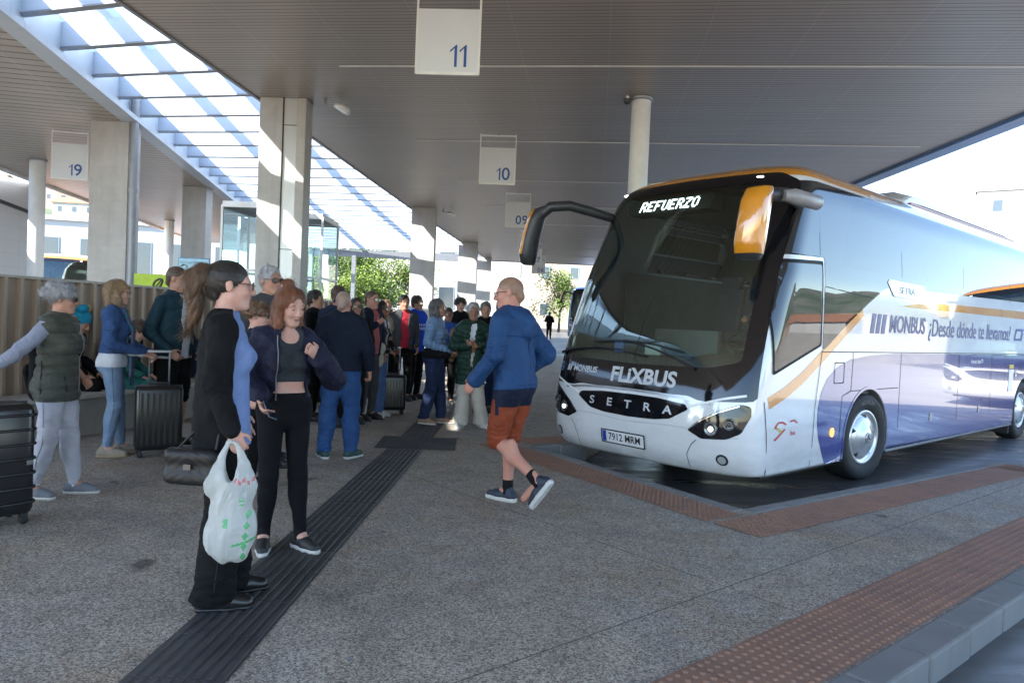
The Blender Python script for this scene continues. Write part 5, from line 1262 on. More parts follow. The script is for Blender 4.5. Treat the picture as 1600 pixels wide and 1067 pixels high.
            n_ = up_*math.cos(tilt)+dn*math.sin(tilt); v.plane(sp(0, 0, base), -n_); v.plane(sp(0, 0, base+hs_), n_)
            v.build('sole', shoes.get('sm', sm), so_)
            if shoes.get('sock'):
                v = Vol(an-.12, an+.2, max(.006, res*.75)); kn = FT[s_][0]; a2 = an+(kn-an)*.22; v.cap(an-np.array([0, 0, .02]), a2, .042*q, .041*q, .01); v.plane(a2, kn-an); v.build('sock', shoes['sock'], root)
    P_ = dict(root=root, q=q, tp=tp, hp=hp, AM=AM, FT=FT, sh=sh, T0=T0, HR=HR)
    return P_
def heading(x, y, phi):
    """world rotation of a figure at (x, y): phi 0 faces the camera, 90 shows its profile looking right"""
    r = math.atan2(x, y); a = math.pi-r+0; return PI - r + R(phi)
# ------------------------------------------------------------ wardrobe
def CL(n, c, c2=None, **k): return cloth(n, c, c2, **k)
BLACKC = CL('cloth_black', (.0045, .0045, .005), (.009, .009, .010), fold=10, bump=.5); PANTB = CL('pants_black', (.0045, .0045, .005), (.008, .008, .009))
JEAN = CL('denim_blue', (.055, .10, .23), (.085, .14, .28), weave=700, fold=8); JEAND = CL('denim_dark', (.012, .020, .055), (.020, .032, .075)); JEANL = CL('denim_light', (.13, .20, .31), (.20, .27, .37), fold=7)
JEANB = CL('denim_bright', (.016, .048, .14), (.032, .08, .20), fold=7); NAVY = CL('cloth_navy', (.009, .013, .026), (.015, .020, .038)); CREAM = CL('pants_cream', (.50, .46, .40), (.42, .38, .33), fold=9); WHT = CL('cloth_white', (.58, .58, .60), (.50, .50, .53))
PALEJ = CL('pants_white_denim', (.45, .45, .49), (.37, .37, .42), fold=8); OLIVE = CL('puffer_olive', (.065, .068, .05), (.045, .05, .042), fold=16, rough=.45, bump=.5, sheen=.05); GRYK = CL('knit_grey', (.25, .26, .32), (.20, .21, .27)); DENJ = CL('jacket_denim', (.028, .062, .15), (.045, .085, .19), fold=12)
TEALD = CL('jacket_dark_teal', (.010, .030, .042), (.016, .04, .052), fold=9, rough=.6); BLUEH = CL('jacket_blue', (.022, .062, .155), (.016, .048, .125), fold=8, rough=.55, bump=.45); RUST = CL('shorts_rust', (.25, .052, .022), (.18, .04, .018), rough=.6); NAVS = CL('shorts_navy', (.012, .018, .038), rough=.6)
GREENP = CL('puffer_green', (.010, .028, .021), (.016, .038, .028), rough=.32, bump=.4, sheen=0); LBLUE = CL('puffer_light_blue', (.16, .24, .37), (.12, .19, .31), rough=.5); ROYAL = CL('hoodie_royal', (.012, .07, .50), (.012, .05, .38)); LEATH = mat('leather_black', (.012, .011, .011), .32, bump=.5, bs=18, bd=.02)
TEALJ = CL('jacket_teal_grey', (.045, .11, .15), (.035, .09, .125)); PINK = CL('shirt_pink', (.40, .12, .12)); REDT = CL('shirt_red', (.42, .03, .05)); BEIGE = CL('jacket_beige', (.33, .27, .20)); GREYD = CL('cloth_grey', (.06, .06, .065)); BROWNJ = CL('cloth_brown', (.10, .065, .04)); BEIGEC = CL('canvas_natural', (.45, .41, .34), weave=300)
BOMB = CL('bomber_navy', (.009, .010, .024), (.016, .018, .038), fold=11, rough=.55, bump=.7)
SB = mat('shoe_black', (.014, .014, .015), .45); SWH = mat('shoe_white', (.55, .54, .52), .6); SBE = mat('shoe_beige', (.30, .25, .19), .8, bump=.2); SGR = mat('shoe_grey', (.16, .17, .19), .75); SGN = mat('shoe_green', (.02, .06, .055), .7); SNV = mat('shoe_navy', (.02, .03, .05), .6); STN = mat('shoe_tan', (.28, .18, .12), .6); SOLW = mat('sole_white', (.55, .53, .50), .6); SOLT = mat('sole_gum', (.30, .22, .13), .6)
SOCK = CL('sock_black', (.012, .012, .013))
HANG = {'R': ((.235, -.02, 1.12), (.235, .04, .88), (-1, .1, 0), .6), 'L': ((-.235, -.02, 1.12), (-.235, .04, .88), (1, .1, 0), .6)}
POCK = {'R': ((.26, -.07, 1.10), (.19, .10, .93), (-1, 0, -.3), .7), 'L': ((-.26, -.07, 1.10), (-.19, .10, .93), (1, 0, -.3), .7)}
FOLD = {'R': ((.27, .02, 1.11), (.05, .20, 1.13), (-.2, -1, .2), .5), 'L': ((-.27, .02, 1.13), (-.02, .23, 1.16), (.2, -1, .2), .5)}
FRONT = {'R': ((.24, -.03, 1.11), (.10, .24, 1.02), (-.6, 0, -1), .9), 'L': ((-.24, -.03, 1.11), (-.06, .25, 1.02), (.6, 0, -1), .9)}
SITF = {'L': ((-.11, .42, .50), (-.12, .44, .085), (-.13, .59, .03)), 'R': ((.11, .42, .50), (.12, .40, .085), (.13, .55, .03))}
SITA = {'R': ((.25, .04, .80), (.12, .34, .62), (-.2, .2, -1), .5), 'L': ((-.25, .04, .80), (-.12, .36, .62), (.2, .2, -1), .5)}
def man(label, x, y, phi, h, z=0, **k): return person(label, (x, y, z), heading(x, y, phi), h, **k)
def dsp(o): return lambda P: P
# ------------------------------------------------------------ foreground pair
FW_ = man('woman in black coat and blue shirt with brown ponytail, carrying a plastic bag', -1.40, 3.56, 90, 1.68, sk='fair', fem=True, hair=('ponytail', 'black'), build=.97,
  top=dict(m=BLACKC, hem=.70, open=(.30, .22, .035), t=.015, collar=.012, name='coat', wr=.010, ws=18, crease=.010), shirt=dict(m=CL('shirt_blue', (.17, .24, .44), (.13, .19, .36), fold=10), hem=.80, t=.010, neck=.055), legs=dict(m=PANTB, t=.018, flare=.05, wr=.009), shoes=dict(m=mat('boot_black', (.012, .012, .013), .28), high=.08),
  arms={'R': ((.215, -.05, 1.13), (.225, .035, .90), (-1, .2, 0), 1.15), 'L': ((-.21, -.05, 1.12), (-.19, .06, .92), (1, 0, 0))}, glasses='clear', res=.0065, head=(0, .03, 0), lean=-.02,
  feet={'R': ((.095, .01, .49), (.10, -.03, .085), (.115, .12, .03)), 'L': ((-.10, .05, .49), (-.11, .05, .085), (-.125, .20, .03))})
RW_ = man('red haired woman in navy bomber jacket and grey crop top, holding a phone', -1.38, 4.43, 16, 1.60, sk='fair', fem=True, hair=('long', 'auburn', 'bun'),
  top=dict(m=BOMB, hem=.99, open=(.105, .075, .0), t=.018, collar=.02, fat=.026, wr=.016, ws=20, cuff=1, zip=.10), shirt=dict(m=CL('crop_grey', (.040, .047, .054), (.03, .035, .042)), hem=1.10, t=.006, neck=.055, name='crop_top', sleeve=0), legs=dict(m=CL('leggings', (.0045, .0045, .006), (.007, .007, .009), bump=.12), t=.004, wr=.002, waist=1.03, name='leggings'), shoes=dict(m=mat('sneaker_black', (.015, .015, .016), .6), sm=SOLW, sole=.03, sock=SOCK),
  arms={'R': ((.27, -.02, 1.12), (.20, .19, 1.00), (-.5, .2, .9), .55, (-.1, .75, -.65)), 'L': ((-.31, .04, 1.11), (-.135, .215, 1.27), (.55, -.7, .2), 1.25)}, res=.0065, head=(R(20), R(17), R(4)), look='down',
  feet={'R': ((.09, .02, .49), (.10, -.03, .085), (.14, .11, .03)), 'L': ((-.09, .03, .49), (-.115, .06, .085), (-.16, .20, .03))})
# ------------------------------------------------------------ walking man
def shz(P): return np.where((P[:, 2] > .72-.03*np.sign(P[:, 1]-.02)) & ~((P[:, 1] > .05) & (P[:, 2] < .80)), 1, 0)
WK_ = man('man in blue hooded jacket and rust shorts striding left past the coach', .04, 5.72, 238, 1.80, sk='ruddy', hair=('crop', 'skinny'), group=None, res=.0075, lean=.10, head=(R(28), .04, 0), glasses='clear',
  top=dict(m=BLUEH, hem=.875, t=.028, hood=1, collar=.012, wr=.010, ws=17, name='hooded_jacket', seamm=CL('jacket_blue_dark', (.010, .035, .12)), lines=[('b', [(0, 1.30), (0, .885)]), ('b', [(-.21, 1.27), (0, 1.25), (.21, 1.27)]), ('l', [(0, 1.2), (0, .90)]), ('b', [(-.20, .905), (.20, .905)])]), legs=dict(m=[RUST, NAVS], t=.024, to=.5, name='shorts', zone=shz, wr=.008), shoes=dict(m=SNV, sm=SOLW, sole=.035, sock=SOCK, tilt={'L': .95}),
  arms={'L': ((-.25, .03, 1.13), (-.25, .20, .93), (1, .2, 0), .8), 'R': ((.275, -.10, 1.13), (.25, .08, .98), (-1, 0, 0), .9)},
  feet={'L': ((-.10, .08, .50), (-.10, -.30, .235), (-.10, -.18, .10)), 'R': ((.085, .08, .49), (.08, .08, .085), (.08, .23, .03))})
# ------------------------------------------------------------ people on the left
man('grey curly haired woman in olive padded vest and white trousers, reaching for a suitcase', -3.40, 5.42, 62, 1.585, sk='tan', fem=True, hair=('curly', 'grey'), glasses='sun', res=.008, head=(R(22), 0, 0), build=1.08,
  top=dict(m=OLIVE, hem=.78, t=.026, quilt=.088, qd=.024, sleeve=0, collar=.045, zip=True, name='padded_vest', wr=.004, skirt=.01, lines=[('r', [(-.02, .80), (-.02, 1.15)]), ('f', [(-.10, .85), (-.115, 1.0)]), ('f', [(.10, .85), (.115, 1.0)])], sr=.005), shirt=dict(m=GRYK, hem=1.05, t=.004, name='sweater'), legs=dict(sm=mat('seam_pale', (.25, .25, .28), .9), m=PALEJ, t=.012, wr=.008), shoes=dict(m=SGR, sm=SOLW, sock=WHT),
  arms={'R': ((.34, -.15, 1.14), (.46, -.36, .96), (-.3, -.5, -1), .6), 'L': ((-.24, -.06, 1.10), (-.19, .10, .95), (1, 0, 0))},
  feet={'R': ((.09, -.01, .49), (.09, -.12, .085), (.12, .03, .03)), 'L': ((-.09, .06, .49), (-.10, .10, .085), (-.12, .25, .03))})
BW_ = man('blond woman in denim jacket and teal scarf with both hands on a suitcase handle', -3.84, 6.98, 84, 1.69, sk='fair', fem=True, hair=('bob', 'blond'), glasses='clear', res=.008, head=(0, .05, 0),
  top=dict(m=DENJ, hem=1.0, t=.016, open=(.06, .05), collar=.01, name='denim_jacket', wr=.010, lines=[('r', [(-.09, 1.22), (.09, 1.24)]), ('r', [(-.12, 1.02), (.14, 1.02)])], sr=.003), shirt=dict(m=WHT, hem=.87, t=.012, wr=.012), legs=dict(sm=mat('seam_denim_light', (.07, .11, .18), .9), m=JEANL, t=.007, wr=.004), shoes=dict(m=SBE, sm=SOLT),
  arms={'R': ((.23, .0, 1.10), (.10, .27, 1.0), (-.5, 0, -1), .9), 'L': ((-.23, .0, 1.10), (-.03, .29, 1.01), (.5, 0, -1), .9)},
  feet={'R': ((.08, .03, .49), (.08, -.04, .085), (.09, .11, .03)), 'L': ((-.08, .04, .49), (-.09, .07, .085), (-.10, .22, .03))})
man('man in dark teal jacket and black shorts with sunglasses pushed up on his head', -3.50, 7.5, 52, 1.87, sk='tan', hair=('crop', 'brown'), glasses='head', res=.009, head=(R(10), 0, 0),
  top=dict(m=TEALD, hem=.87, t=.018, open=(.06, .045), collar=.04), shirt=dict(m=WHT, hem=.85, t=.008), legs=dict(m=BLACKC, t=.022, to=.42, name='shorts'), shoes=dict(m=SB, sm=SOLW), arms=POCK)
SE_ = man('seated person in black jacket and jeans wearing a teal and yellow knit hat', -5.22, 8.35, 62, 1.80, sk='tan', hair=('short', 'brown'), sit=True, feet=SITF, arms=SITA, res=.010, lean=.25, head=(0, .25, 0),
  top=dict(m=BLACKC, hem=.86, t=.024), legs=dict(m=JEAN, t=.012), shoes=dict(m=SB))
man('seated person in green sleeves and jeans half hidden behind the blond woman', -4.78, 8.75, 70, 1.70, sk='fair', hair=('short', 'brown'), sit=True, feet=SITF, arms=SITA, res=.011, lean=.30, head=(0, .3, 0),
  top=dict(m=CL('sleeve_green', (.03, .13, .12)), hem=.88, t=.018), legs=dict(m=JEAN, t=.012), shoes=dict(m=mat('shoe_brown', (.08, .055, .04), .6), sm=SOLT))
SCF = bpy.data.materials.new('scarf_teal'); t = NT(SCF); v = t.co(); x, y, z = t.xyz(v)
st_ = t.m('SINE', t.m('MULTIPLY', z, 120)); s2_ = t.m('SINE', t.m('MULTIPLY', t.m('ADD', x, y), 150))
t.set(col=t.mix(t.ramp(t.m('ADD', t.m('MULTIPLY', st_, .3), t.m('ADD', t.m('MULTIPLY', s2_, .3), .5)), [(.3, 0), (.8, 1)]), (.02, .13, .15), (.10, .075, .16)), rough=.9); t.bump(t.noise(v, 60, 3), .4, .01)
P = BW_; tp_ = P['tp']; v = Vol(tp_(0, 0, 1.1)-.5, tp_(0, 0, 1.1)+.5, .009)
for a in range(10):
    f = lambda k: tp_(.082*math.cos(k*2*PI/10), .012+.078*math.sin(k*2*PI/10), 1.425-.018*math.sin(k*2*PI/10)); v.cap(f(a), f(a+1), .026, None, .02)
for sx, zb in ((.055, .80), (-.05, .72)):
    v.cap(tp_(sx, .085, 1.41), tp_(sx*1.1, .165, 1.22), .032, .042, .02, P['T0'] @ np.array([0, 1., 0]), .45); v.cap(tp_(sx*1.1, .165, 1.22), tp_(sx*1.1, .155, zb), .042, .048, .02, P['T0'] @ np.array([0, 1., 0]), .4)
v.wrinkle(.007, 55, 3, (1.3, 1, .2)); v.build('scarf', SCF, P['root'])
# ------------------------------------------------------------ behind the foreground pair
man('grey haired man in sunglasses standing tall behind the two women', -2.28, 6.75, 30, 1.86, sk='tan', hair=('short', 'grey'), glasses='sun', res=.010, head=(R(8), 0, 0), top=dict(m=GREYD, hem=.88, t=.018, collar=.03), legs=dict(m=JEAND), shoes=dict(m=SB), arms=HANG)
man('woman with wavy brown hair and sunglasses behind the red haired woman', -2.38, 7.1, 60, 1.67, sk='tan', fem=True, hair=('wavy', 'brown'), glasses='sun', res=.010, head=(R(10), 0, 0), top=dict(m=BROWNJ, hem=.9, t=.016), legs=dict(m=PANTB), shoes=dict(m=SB), arms=HANG)
man('short woman with short auburn hair between the two foreground women', -2.10, 5.9, 78, 1.51, sk='fair', fem=True, hair=('curly', 'light'), res=.010, glasses='clear', top=dict(m=NAVY, hem=.85, t=.018), legs=dict(m=PANTB), shoes=dict(m=SB), arms=HANG)
man('dark haired person in black beside the red haired woman, far behind', -2.72, 9.9, 70, 1.76, sk='tan', hair=('short', 'black'), res=.012, top=dict(m=BLACKC, hem=.86, t=.018), legs=dict(m=PANTB), shoes=dict(m=SB), arms=HANG)
man('bald man seen from behind in navy jacket and blue jeans', -1.72, 7.33, 176, 1.68, sk='ruddy', hair=('bald', 'baldgrey'), res=.0085, build=1.10, head=(R(-12), 0, 0),
  top=dict(m=CL('blouson_navy', (.008, .012, .022), (.013, .018, .031), fold=9), hem=.90, t=.024, collar=.03, wr=.010, name='blouson', lines=[('b', [(-.20, 1.315), (0, 1.30), (.20, 1.315)]), ('b', [(-.17, .965), (0, .962), (.17, .965)])]), legs=dict(sm=mat('seam_denim', (.012, .03, .10), .9), m=JEANB, t=.022, flare=.012, wr=.010, pockets=1), shoes=dict(m=SGN, sm=SOLW),
  arms={'R': ((.27, -.05, 1.13), (.285, .05, .90), (-1, .3, 0), .9), 'L': ((-.28, -.02, 1.13), (-.24, .12, .93), (1, .3, 0), .6)},
  feet={'R': ((.115, .015, .49), (.12, -.01, .085), (.21, .11, .03)), 'L': ((-.115, .0, .49), (-.14, -.02, .085), (-.20, .12, .03))})
man('dark haired man directly behind the bald man, mostly hidden', -2.28, 9.4, 150, 1.81, sk='tan', hair=('short', 'brown'), res=.012, top=dict(m=NAVY, hem=.86, t=.018), legs=dict(m=PANTB), shoes=dict(m=SB), arms=HANG)
man('dark haired woman in sunglasses facing forward right of the bald man', -2.12, 9.75, 12, 1.68, sk='tan', fem=True, hair=('long', 'black'), glasses='sun', res=.012, top=dict(m=BLACKC, hem=.86, t=.016), legs=dict(m=PANTB), shoes=dict(m=SB),
  arms={'R': ((.25, .05, 1.12), (.05, .17, 1.33), (-.3, -1, 0), 1.0), 'L': ((-.235, -.02, 1.12), (-.235, .04, .88), (1, .1, 0), .6)})
man('man with open collar in pink shirt and navy jacket, hand at his chest', -2.0, 10.15, 48, 1.80, sk='ruddy', hair=('crop', 'brown'), glasses='clear', res=.011, top=dict(m=NAVY, hem=.86, t=.018, open=(.07, .05)), shirt=dict(m=PINK, hem=.88, t=.008), legs=dict(m=GREYD), shoes=dict(m=SB),
  arms={'R': ((.25, .05, 1.12), (.05, .17, 1.28), (-.3, -1, 0), 1.0), 'L': ((-.235, -.02, 1.12), (-.235, .04, .88), (1, .1, 0), .6)})
LW_ = man('woman in black leather jacket and flared jeans with a cream tote bag and suitcase', -1.93, 10.5, 68, 1.67, sk='brown', fem=True, hair=('bob', 'black'), glasses='sun', res=.010, top=dict(m=LEATH, hem=.95, t=.022, fat=.012, collar=.02, open=(.05, .04), name='leather_jacket', wr=.014), shirt=dict(m=WHT, hem=.9, t=.006), legs=dict(m=JEAN, t=.014, flare=.04), shoes=dict(m=SWH, sm=SOLW),
  arms={'R': ((.25, -.03, 1.11), (.15, .22, .99), (-.6, 0, -1), .9), 'L': ((-.235, -.02, 1.12), (-.10, .22, 1.0), (1, .1, 0), .6)})
man('woman with light brown hair mostly hidden behind the leather jacket', -2.22, 12.6, 20, 1.74, sk='fair', fem=True, hair=('long', 'light'), res=.012, top=dict(m=BEIGE, hem=.86, t=.016), legs=dict(m=PANTB), shoes=dict(m=SB), arms=HANG)
man('young man in grey jacket over a red shirt beside the blue hoodie', -1.92, 12.7, 15, 1.83, sk='tan', hair=('short', 'black'), res=.011, top=dict(m=GREYD, hem=.84, t=.020, open=(.075, .05)), shirt=dict(m=REDT, hem=.86, t=.010), legs=dict(m=PANTB), shoes=dict(m=SB), arms=HANG)
def hdz(P): return np.where((np.abs(P[:, 2]-1.21) < .055) & (P[:, 1] > .12) & (np.sin(P[:, 0]*150) > -.2) & (np.abs(P[:, 0]) < .11) & (np.abs(np.abs(P[:, 2]-1.21)-.03) < .02), 1, 0)
man('young man in bright royal blue hoodie and black trousers', -1.74, 13.0, 50, 1.84, sk='tan', hair=('short', 'black'), glasses='clear', res=.010, top=dict(m=[ROYAL, MATS['cloth_white']], zone=hdz, hem=.80, t=.028, fat=.014, hood=1, wr=.012, name='hoodie'), legs=dict(m=PANTB, t=.020), shoes=dict(m=SB), arms=POCK)
GW_ = man('woman with long grey hair in light blue padded jacket and dark jeans', -1.06, 10.02, 72, 1.72, sk='tan', fem=True, hair=('bob', 'darkgrey'), glasses='sun', res=.0095, top=dict(m=LBLUE, hem=.94, t=.024, quilt=.055, qd=.018, collar=.03, wr=.003, name='padded_jacket'), legs=dict(m=JEAND, t=.016, flare=.02), shoes=dict(m=STN, sm=SOLW), arms=FRONT,
  feet={'R': ((.09, -.01, .49), (.09, -.10, .085), (.12, .04, .03)), 'L': ((-.09, .06, .49), (-.10, .09, .085), (-.12, .24, .03))})
man('small woman looking forward between the grey haired woman and the curly haired man', -1.10, 12.3, 10, 1.64, sk='brown', fem=True, hair=('updo', 'black'), glasses='clear', res=.012, top=dict(m=CL('shirt_blue_mid', (.03, .09, .33)), hem=.86, t=.014), legs=dict(m=PANTB), shoes=dict(m=SB), arms=HANG)
man('young man with curly dark hair in black hoodie and white trainers', -1.05, 14.3, 8, 1.87, sk='fair', hair=('curly', 'black'), res=.011, top=dict(m=BLACKC, hem=.82, t=.024, hood=1), legs=dict(m=PANTB, t=.02), shoes=dict(m=SWH, sm=SOLW), arms=POCK)
GN_ = man('woman with short grey hair in long dark green padded coat and cream trousers', -.54, 9.82, 6, 1.68, sk='brown', fem=True, hair=('short', 'grey'), res=.0095, top=dict(m=GREENP, hem=.60, t=.030, quilt=.072, qd=.022, collar=.03, open=(.004, .045), name='padded_coat', wr=.003, skirt=.01), shirt=dict(m=WHT, hem=1.1, t=.006), legs=dict(sm=mat('seam_cream', (.33, .30, .26), .9), m=CREAM, t=.016, flare=.055), shoes=dict(m=SWH, sm=SOLW), arms=FOLD,
  feet={'R': ((.10, .02, .49), (.12, .05, .085), (.17, .19, .03)), 'L': ((-.10, .0, .49), (-.17, -.05, .085), (-.24, .08, .03))})
man('man with dark grey hair standing at the shoulder of the green coat', -.44, 11.5, 8, 1.74, sk='tan', hair=('short', 'darkgrey'), res=.011, top=dict(m=BLACKC, hem=.86, t=.020), legs=dict(m=JEAND), shoes=dict(m=SB), arms=HANG)
man('man in teal grey jacket seen from behind, left of the walking man', -.20, 12.1, 172, 1.79, sk='tan', hair=('short', 'black'), res=.011, top=dict(m=TEALJ, hem=.84, t=.022), legs=dict(m=JEAND), shoes=dict(m=SB), arms=HANG)
man('distant figure in dark clothes standing on the far road', 2.42, 48, 175, 1.76, z=.47, group=None, sk='tan', hair=('short', 'black'), res=.020, top=dict(m=BLACKC, hem=.84, t=.03), legs=dict(m=PANTB, t=.02), shoes=dict(m=SB), arms=FOLD)
# ------------------------------------------------------------ in the coach
CX, CY = math.cos(R(41.5)), math.sin(R(41.5))
def inbus(x, y, z): return (4.05+CX*x-CY*y, 8.25+CY*x+CX*y, z-.2)
person('coach driver seated at the wheel behind the windscreen', inbus(-.82, .66, .92), R(41.5)+PI/2, 1.74, 'ruddy', False, ('short', 'grey'), sit=True, res=.012, group=None, top=dict(m=CL('driver_shirt', (.16, .17, .20)), hem=.88, t=.014), legs=dict(m=PANTB), shoes=dict(m=SB),
  feet=SITF, arms={'R': ((.25, .12, .86), (.15, .40, .86), (-.2, .2, -1), .9), 'L': ((-.25, .12, .86), (-.15, .40, .86), (.2, .2, -1), .9)}, head=(0, .25, 0))
person('passenger in a red top seated inside the coach behind the driver', inbus(.62, .82, 1.17), R(41.5)+PI/2, 1.72, 'tan', False, ('short', 'black'), sit=True, res=.014, group=None, top=dict(m=CL('top_red', (.36, .045, .03)), hem=.88, t=.018), legs=dict(m=PANTB), shoes=dict(m=SB), feet=SITF, arms=SITA)
# ============================================================ beyond the station
HILLM = bpy.data.materials.new('hill_cover'); t = NT(HILLM); v = t.co(); n = t.noise(v, .05, 6, .7); n2 = t.noise(v, .6, 4, .7)
t.set(col=t.mix(t.ramp(n, [(.40, 0), (.62, 1)]), t.mix(n2, (.035, .065, .035), (.07, .10, .055)), (.16, .155, .13)), rough=.95)
hm = MB(); nx, ny = 60, 24; rg = random.Random(4)
def hz(x, y):
    d = max(0, y-95-max(0, x+10)*.5)
    return 1.1+min(46, d*.26)*max(0, min(1, (-x+45)/70))+2.2*math.sin(x*.07)*math.sin(y*.05)*min(1, d/30)
for j in range(ny+1):
    for i in range(nx+1):
        x = -240+i*5.5; y = 92+j*10; hm.v.append((x, y, hz(x, y)))
for j in range(ny):
    for i in range(nx): a = j*(nx+1)+i; hm.f.append((a, a+1, a+nx+2, a+nx+1)); hm.mi.append(0); hm.sm.append(True)
tag(hm.build('hill', HILLM), kind='structure')
hm = MB()                                            # the ridge to the right, which the coach's windows mirror
for j in range(13):
    for i in range(61):
        a = R(-40+i*2.0); r = 260+j*22; x = r*math.cos(a); y = r*math.sin(a); s = min(1, j/6)
        hm.v.append((x, y, -1+s*(26+16*math.sin(i*.31)+9*math.sin(i*.83+1)+4*math.sin(i*2.1))))
for j in range(12):
    for i in range(60): a = j*61+i; hm.f.append((a, a+61, a+62, a+1)); hm.mi.append(0); hm.sm.append(True)
tag(hm.build('hills', HILLM), kind='structure')
HW = [mat('render_white', (.46, .45, .43), .8, ns=.6), mat('render_cream', (.38, .32, .25), .8, ns=.6), mat('render_pink', (.36, .25, .20), .8, ns=.6)]
TILE = mat('roof_tile', (.30, .14, .08), .8, ns=3); WIN = mat('window_dark', (.05, .065, .08), .12, spec=.8); SHUT = mat('shutter_grey', (.30, .33, .36), .6)
def house(label, x, y, z, w, d, h, rz, m, group=None, floors=2, cols=3, gable=True, ww=.5, wh=1.3):
    t = thing('house', label, 'house', (x, y, z), rz, group)
    MB().box(-w/2, -d/2, -4, w/2, d/2, h).build('wall', m, t)
    if gable:
        o = .35; MB().add([(-w/2-o, -d/2-o, h), (w/2+o, -d/2-o, h), (w/2+o, d/2+o, h), (-w/2-o, d/2+o, h), (-w/2-o, 0, h+d*.24), (w/2+o, 0, h+d*.24)],
            [(0, 1, 5, 4), (2, 3, 4, 5), (1, 2, 5), (3, 0, 4), (3, 2, 1, 0)]).build('roof', TILE, t)
    else: MB().box(-w/2-.2, -d/2-.2, h, w/2+.2, d/2+.2, h+.35).build('roof', m, t)
    for f in range(floors):
        for c in range(cols):
            cx = -w/2+w*(c+.5)/cols; cz = (f+.35)*h/floors
            wn_ = MB().box(cx-ww, -d/2-.06, cz, cx+ww, -d/2-.003, cz+wh).build('window', SHUT, t)
            MB().box(cx-ww+.08, -d/2-.075, cz+.08, cx+ww-.08, -d/2-.063, cz+wh-.08).build('pane', WIN, wn_)
    return t
protos = [house('pale gabled house on the far hillside', -60, 112, hz(-60, 112), 9, 7, 6, R(18), HW[0], 'houses on the far hillside'),
          house('cream flat roofed house on the far hillside', -75, 120, hz(-75, 120), 11, 7, 8, R(24), HW[1], 'houses on the far hillside', 3, 4, False),
          house('pink rendered gabled house on the far hillside', -88, 126, hz(-88, 126), 8, 7, 7, R(28), HW[2], 'houses on the far hillside')]
for k in range(44):
    y = 118+rg.uniform(0, 120); x = -y*rg.uniform(.10, .74); pr_ = protos[rg.choice((0, 0, 1, 1, 2))]
    dup(pr_, (x, y, hz(x, y)), R(rg.uniform(-5, 35)))
for k in range(46):                                   # the town under the mirrored ridge
    a = R(rg.uniform(-15, 68)); r = rg.uniform(150, 265); pr_ = protos[rg.choice((0, 0, 1, 2))]
    dup(pr_, (r*math.cos(a), r*math.sin(a), -.2+max(0, r-225)*.18), a+R(rg.uniform(60, 120)))
house('long white station hall with tall grey windows behind the side canopy', -33, 62, .8, 40, 8, 7.2, R(14), mat('hall_render', (.42, .42, .42), .8), None, 1, 12, False, .95, 3.4)
house('white two storey building with small grey windows at the end of the glass roof', -7.2, 66, .9, 15, 8, 8.6, R(2), HW[0], None, 2, 6, False, .7, 1.9)
house('pale flat roofed house behind the yellow green trees', -22, 82, 1, 12, 9, 9, R(8), HW[2], None, 3, 4, False)
house('pale building with cream bands behind the walking man', 3.5, 84, 1, 16, 8, 8.2, R(-2), HW[1], None, 2, 5, False)
house('white apartment block over the coach roof on the right', 60, 74, 0, 22, 12, 17, R(-35), HW[0], None, 5, 6, False)
# low concrete wall at the edge of the bus yard, mirrored in the coach
tag(MB().bar((30, -12, .9), (52, 40, .9), .3, 2.4).build('yard_wall', concrete_mat('pale_concrete', (.50, .47, .42))), 'long pale concrete wall along the far edge of the bus yard', 'wall')
# white wall on the left with a sloping dark rail
wl_ = thing('tiled_wall', 'white panelled wall under the outer edge of the side canopy', 'wall', (-15.75, 17, 0))
def tile_mat():
    m = bpy.data.materials.new('white_tiles'); t = NT(m); v = t.co(); x, y, z = t.xyz(v); n = t.noise(v, 1.2, 3)
    g = t.m('MAXIMUM', t.m('LESS_THAN', t.m('FRACT', t.m('DIVIDE', y, 1.2)), .012), t.m('LESS_THAN', t.m('FRACT', t.m('DIVIDE', z, .42)), .03))
    t.set(col=t.mix(t.m('MULTIPLY', g, .35), t.mix(n, (.70, .70, .71), (.62, .62, .64)), (.35, .35, .37)), rough=.5); return m
MB().box(-.8, -12, -.2, 0, 7.0, 5.28).build('wall_panels', tile_mat(), wl_)
MB().bar((.05, -6, 5.6), (.05, 6.8, 4.30), .06, .1).build('rail', DARK, wl_)
# parked coaches: plain copies without lettering
def coach_copy(loc, rz, label, body_m=None):
    def rec(o, par):
        if o.name.split('.')[0] in ('lettering', 'livery_mark', 'side_logo', 'notice_sticker', 'sticker_band', 'interior_lining', 'seat', 'display_text', 'number_plate', 'emblem'): return None
        c = o.copy(); C.objects.link(c); c.parent = par
        for ch in list(o.children): rec(ch, c)
        return c
    c = rec(coach, None); c.location = loc; c.rotation_euler = (0, 0, rz); c['label'] = label; c['group'] = 'coaches parked in the yard'
    for ch in c.children:
        if ch.name.startswith('body') and body_m:
            ch.data = ch.data.copy(); ch.data.materials[0] = body_m; ch.data.materials[1] = body_m
        if body_m and ch.name.split('.')[0] in ('purple_panel', 'orange_stripe'):
            ch.data = ch.data.copy(); ch.data.materials[0] = body_m
    return c
coach_copy((-16.6, 29.0, -.2), R(116), 'white coach parked left of the broad column, only its front showing')
coach_copy((-14.4, 38, -.2), R(128), 'parked coach with dark mirror arms behind the grey drain pipe')
coach_copy((6.55, 47.6, .45), R(78), 'blue coach parked far off behind the nose of the coach', paint('coach_blue', (.05, .16, .45)))
coach_copy((17.4, 15.7, -.2), R(41.5), 'purple and white coach parked in the next bay beyond the picture edge')
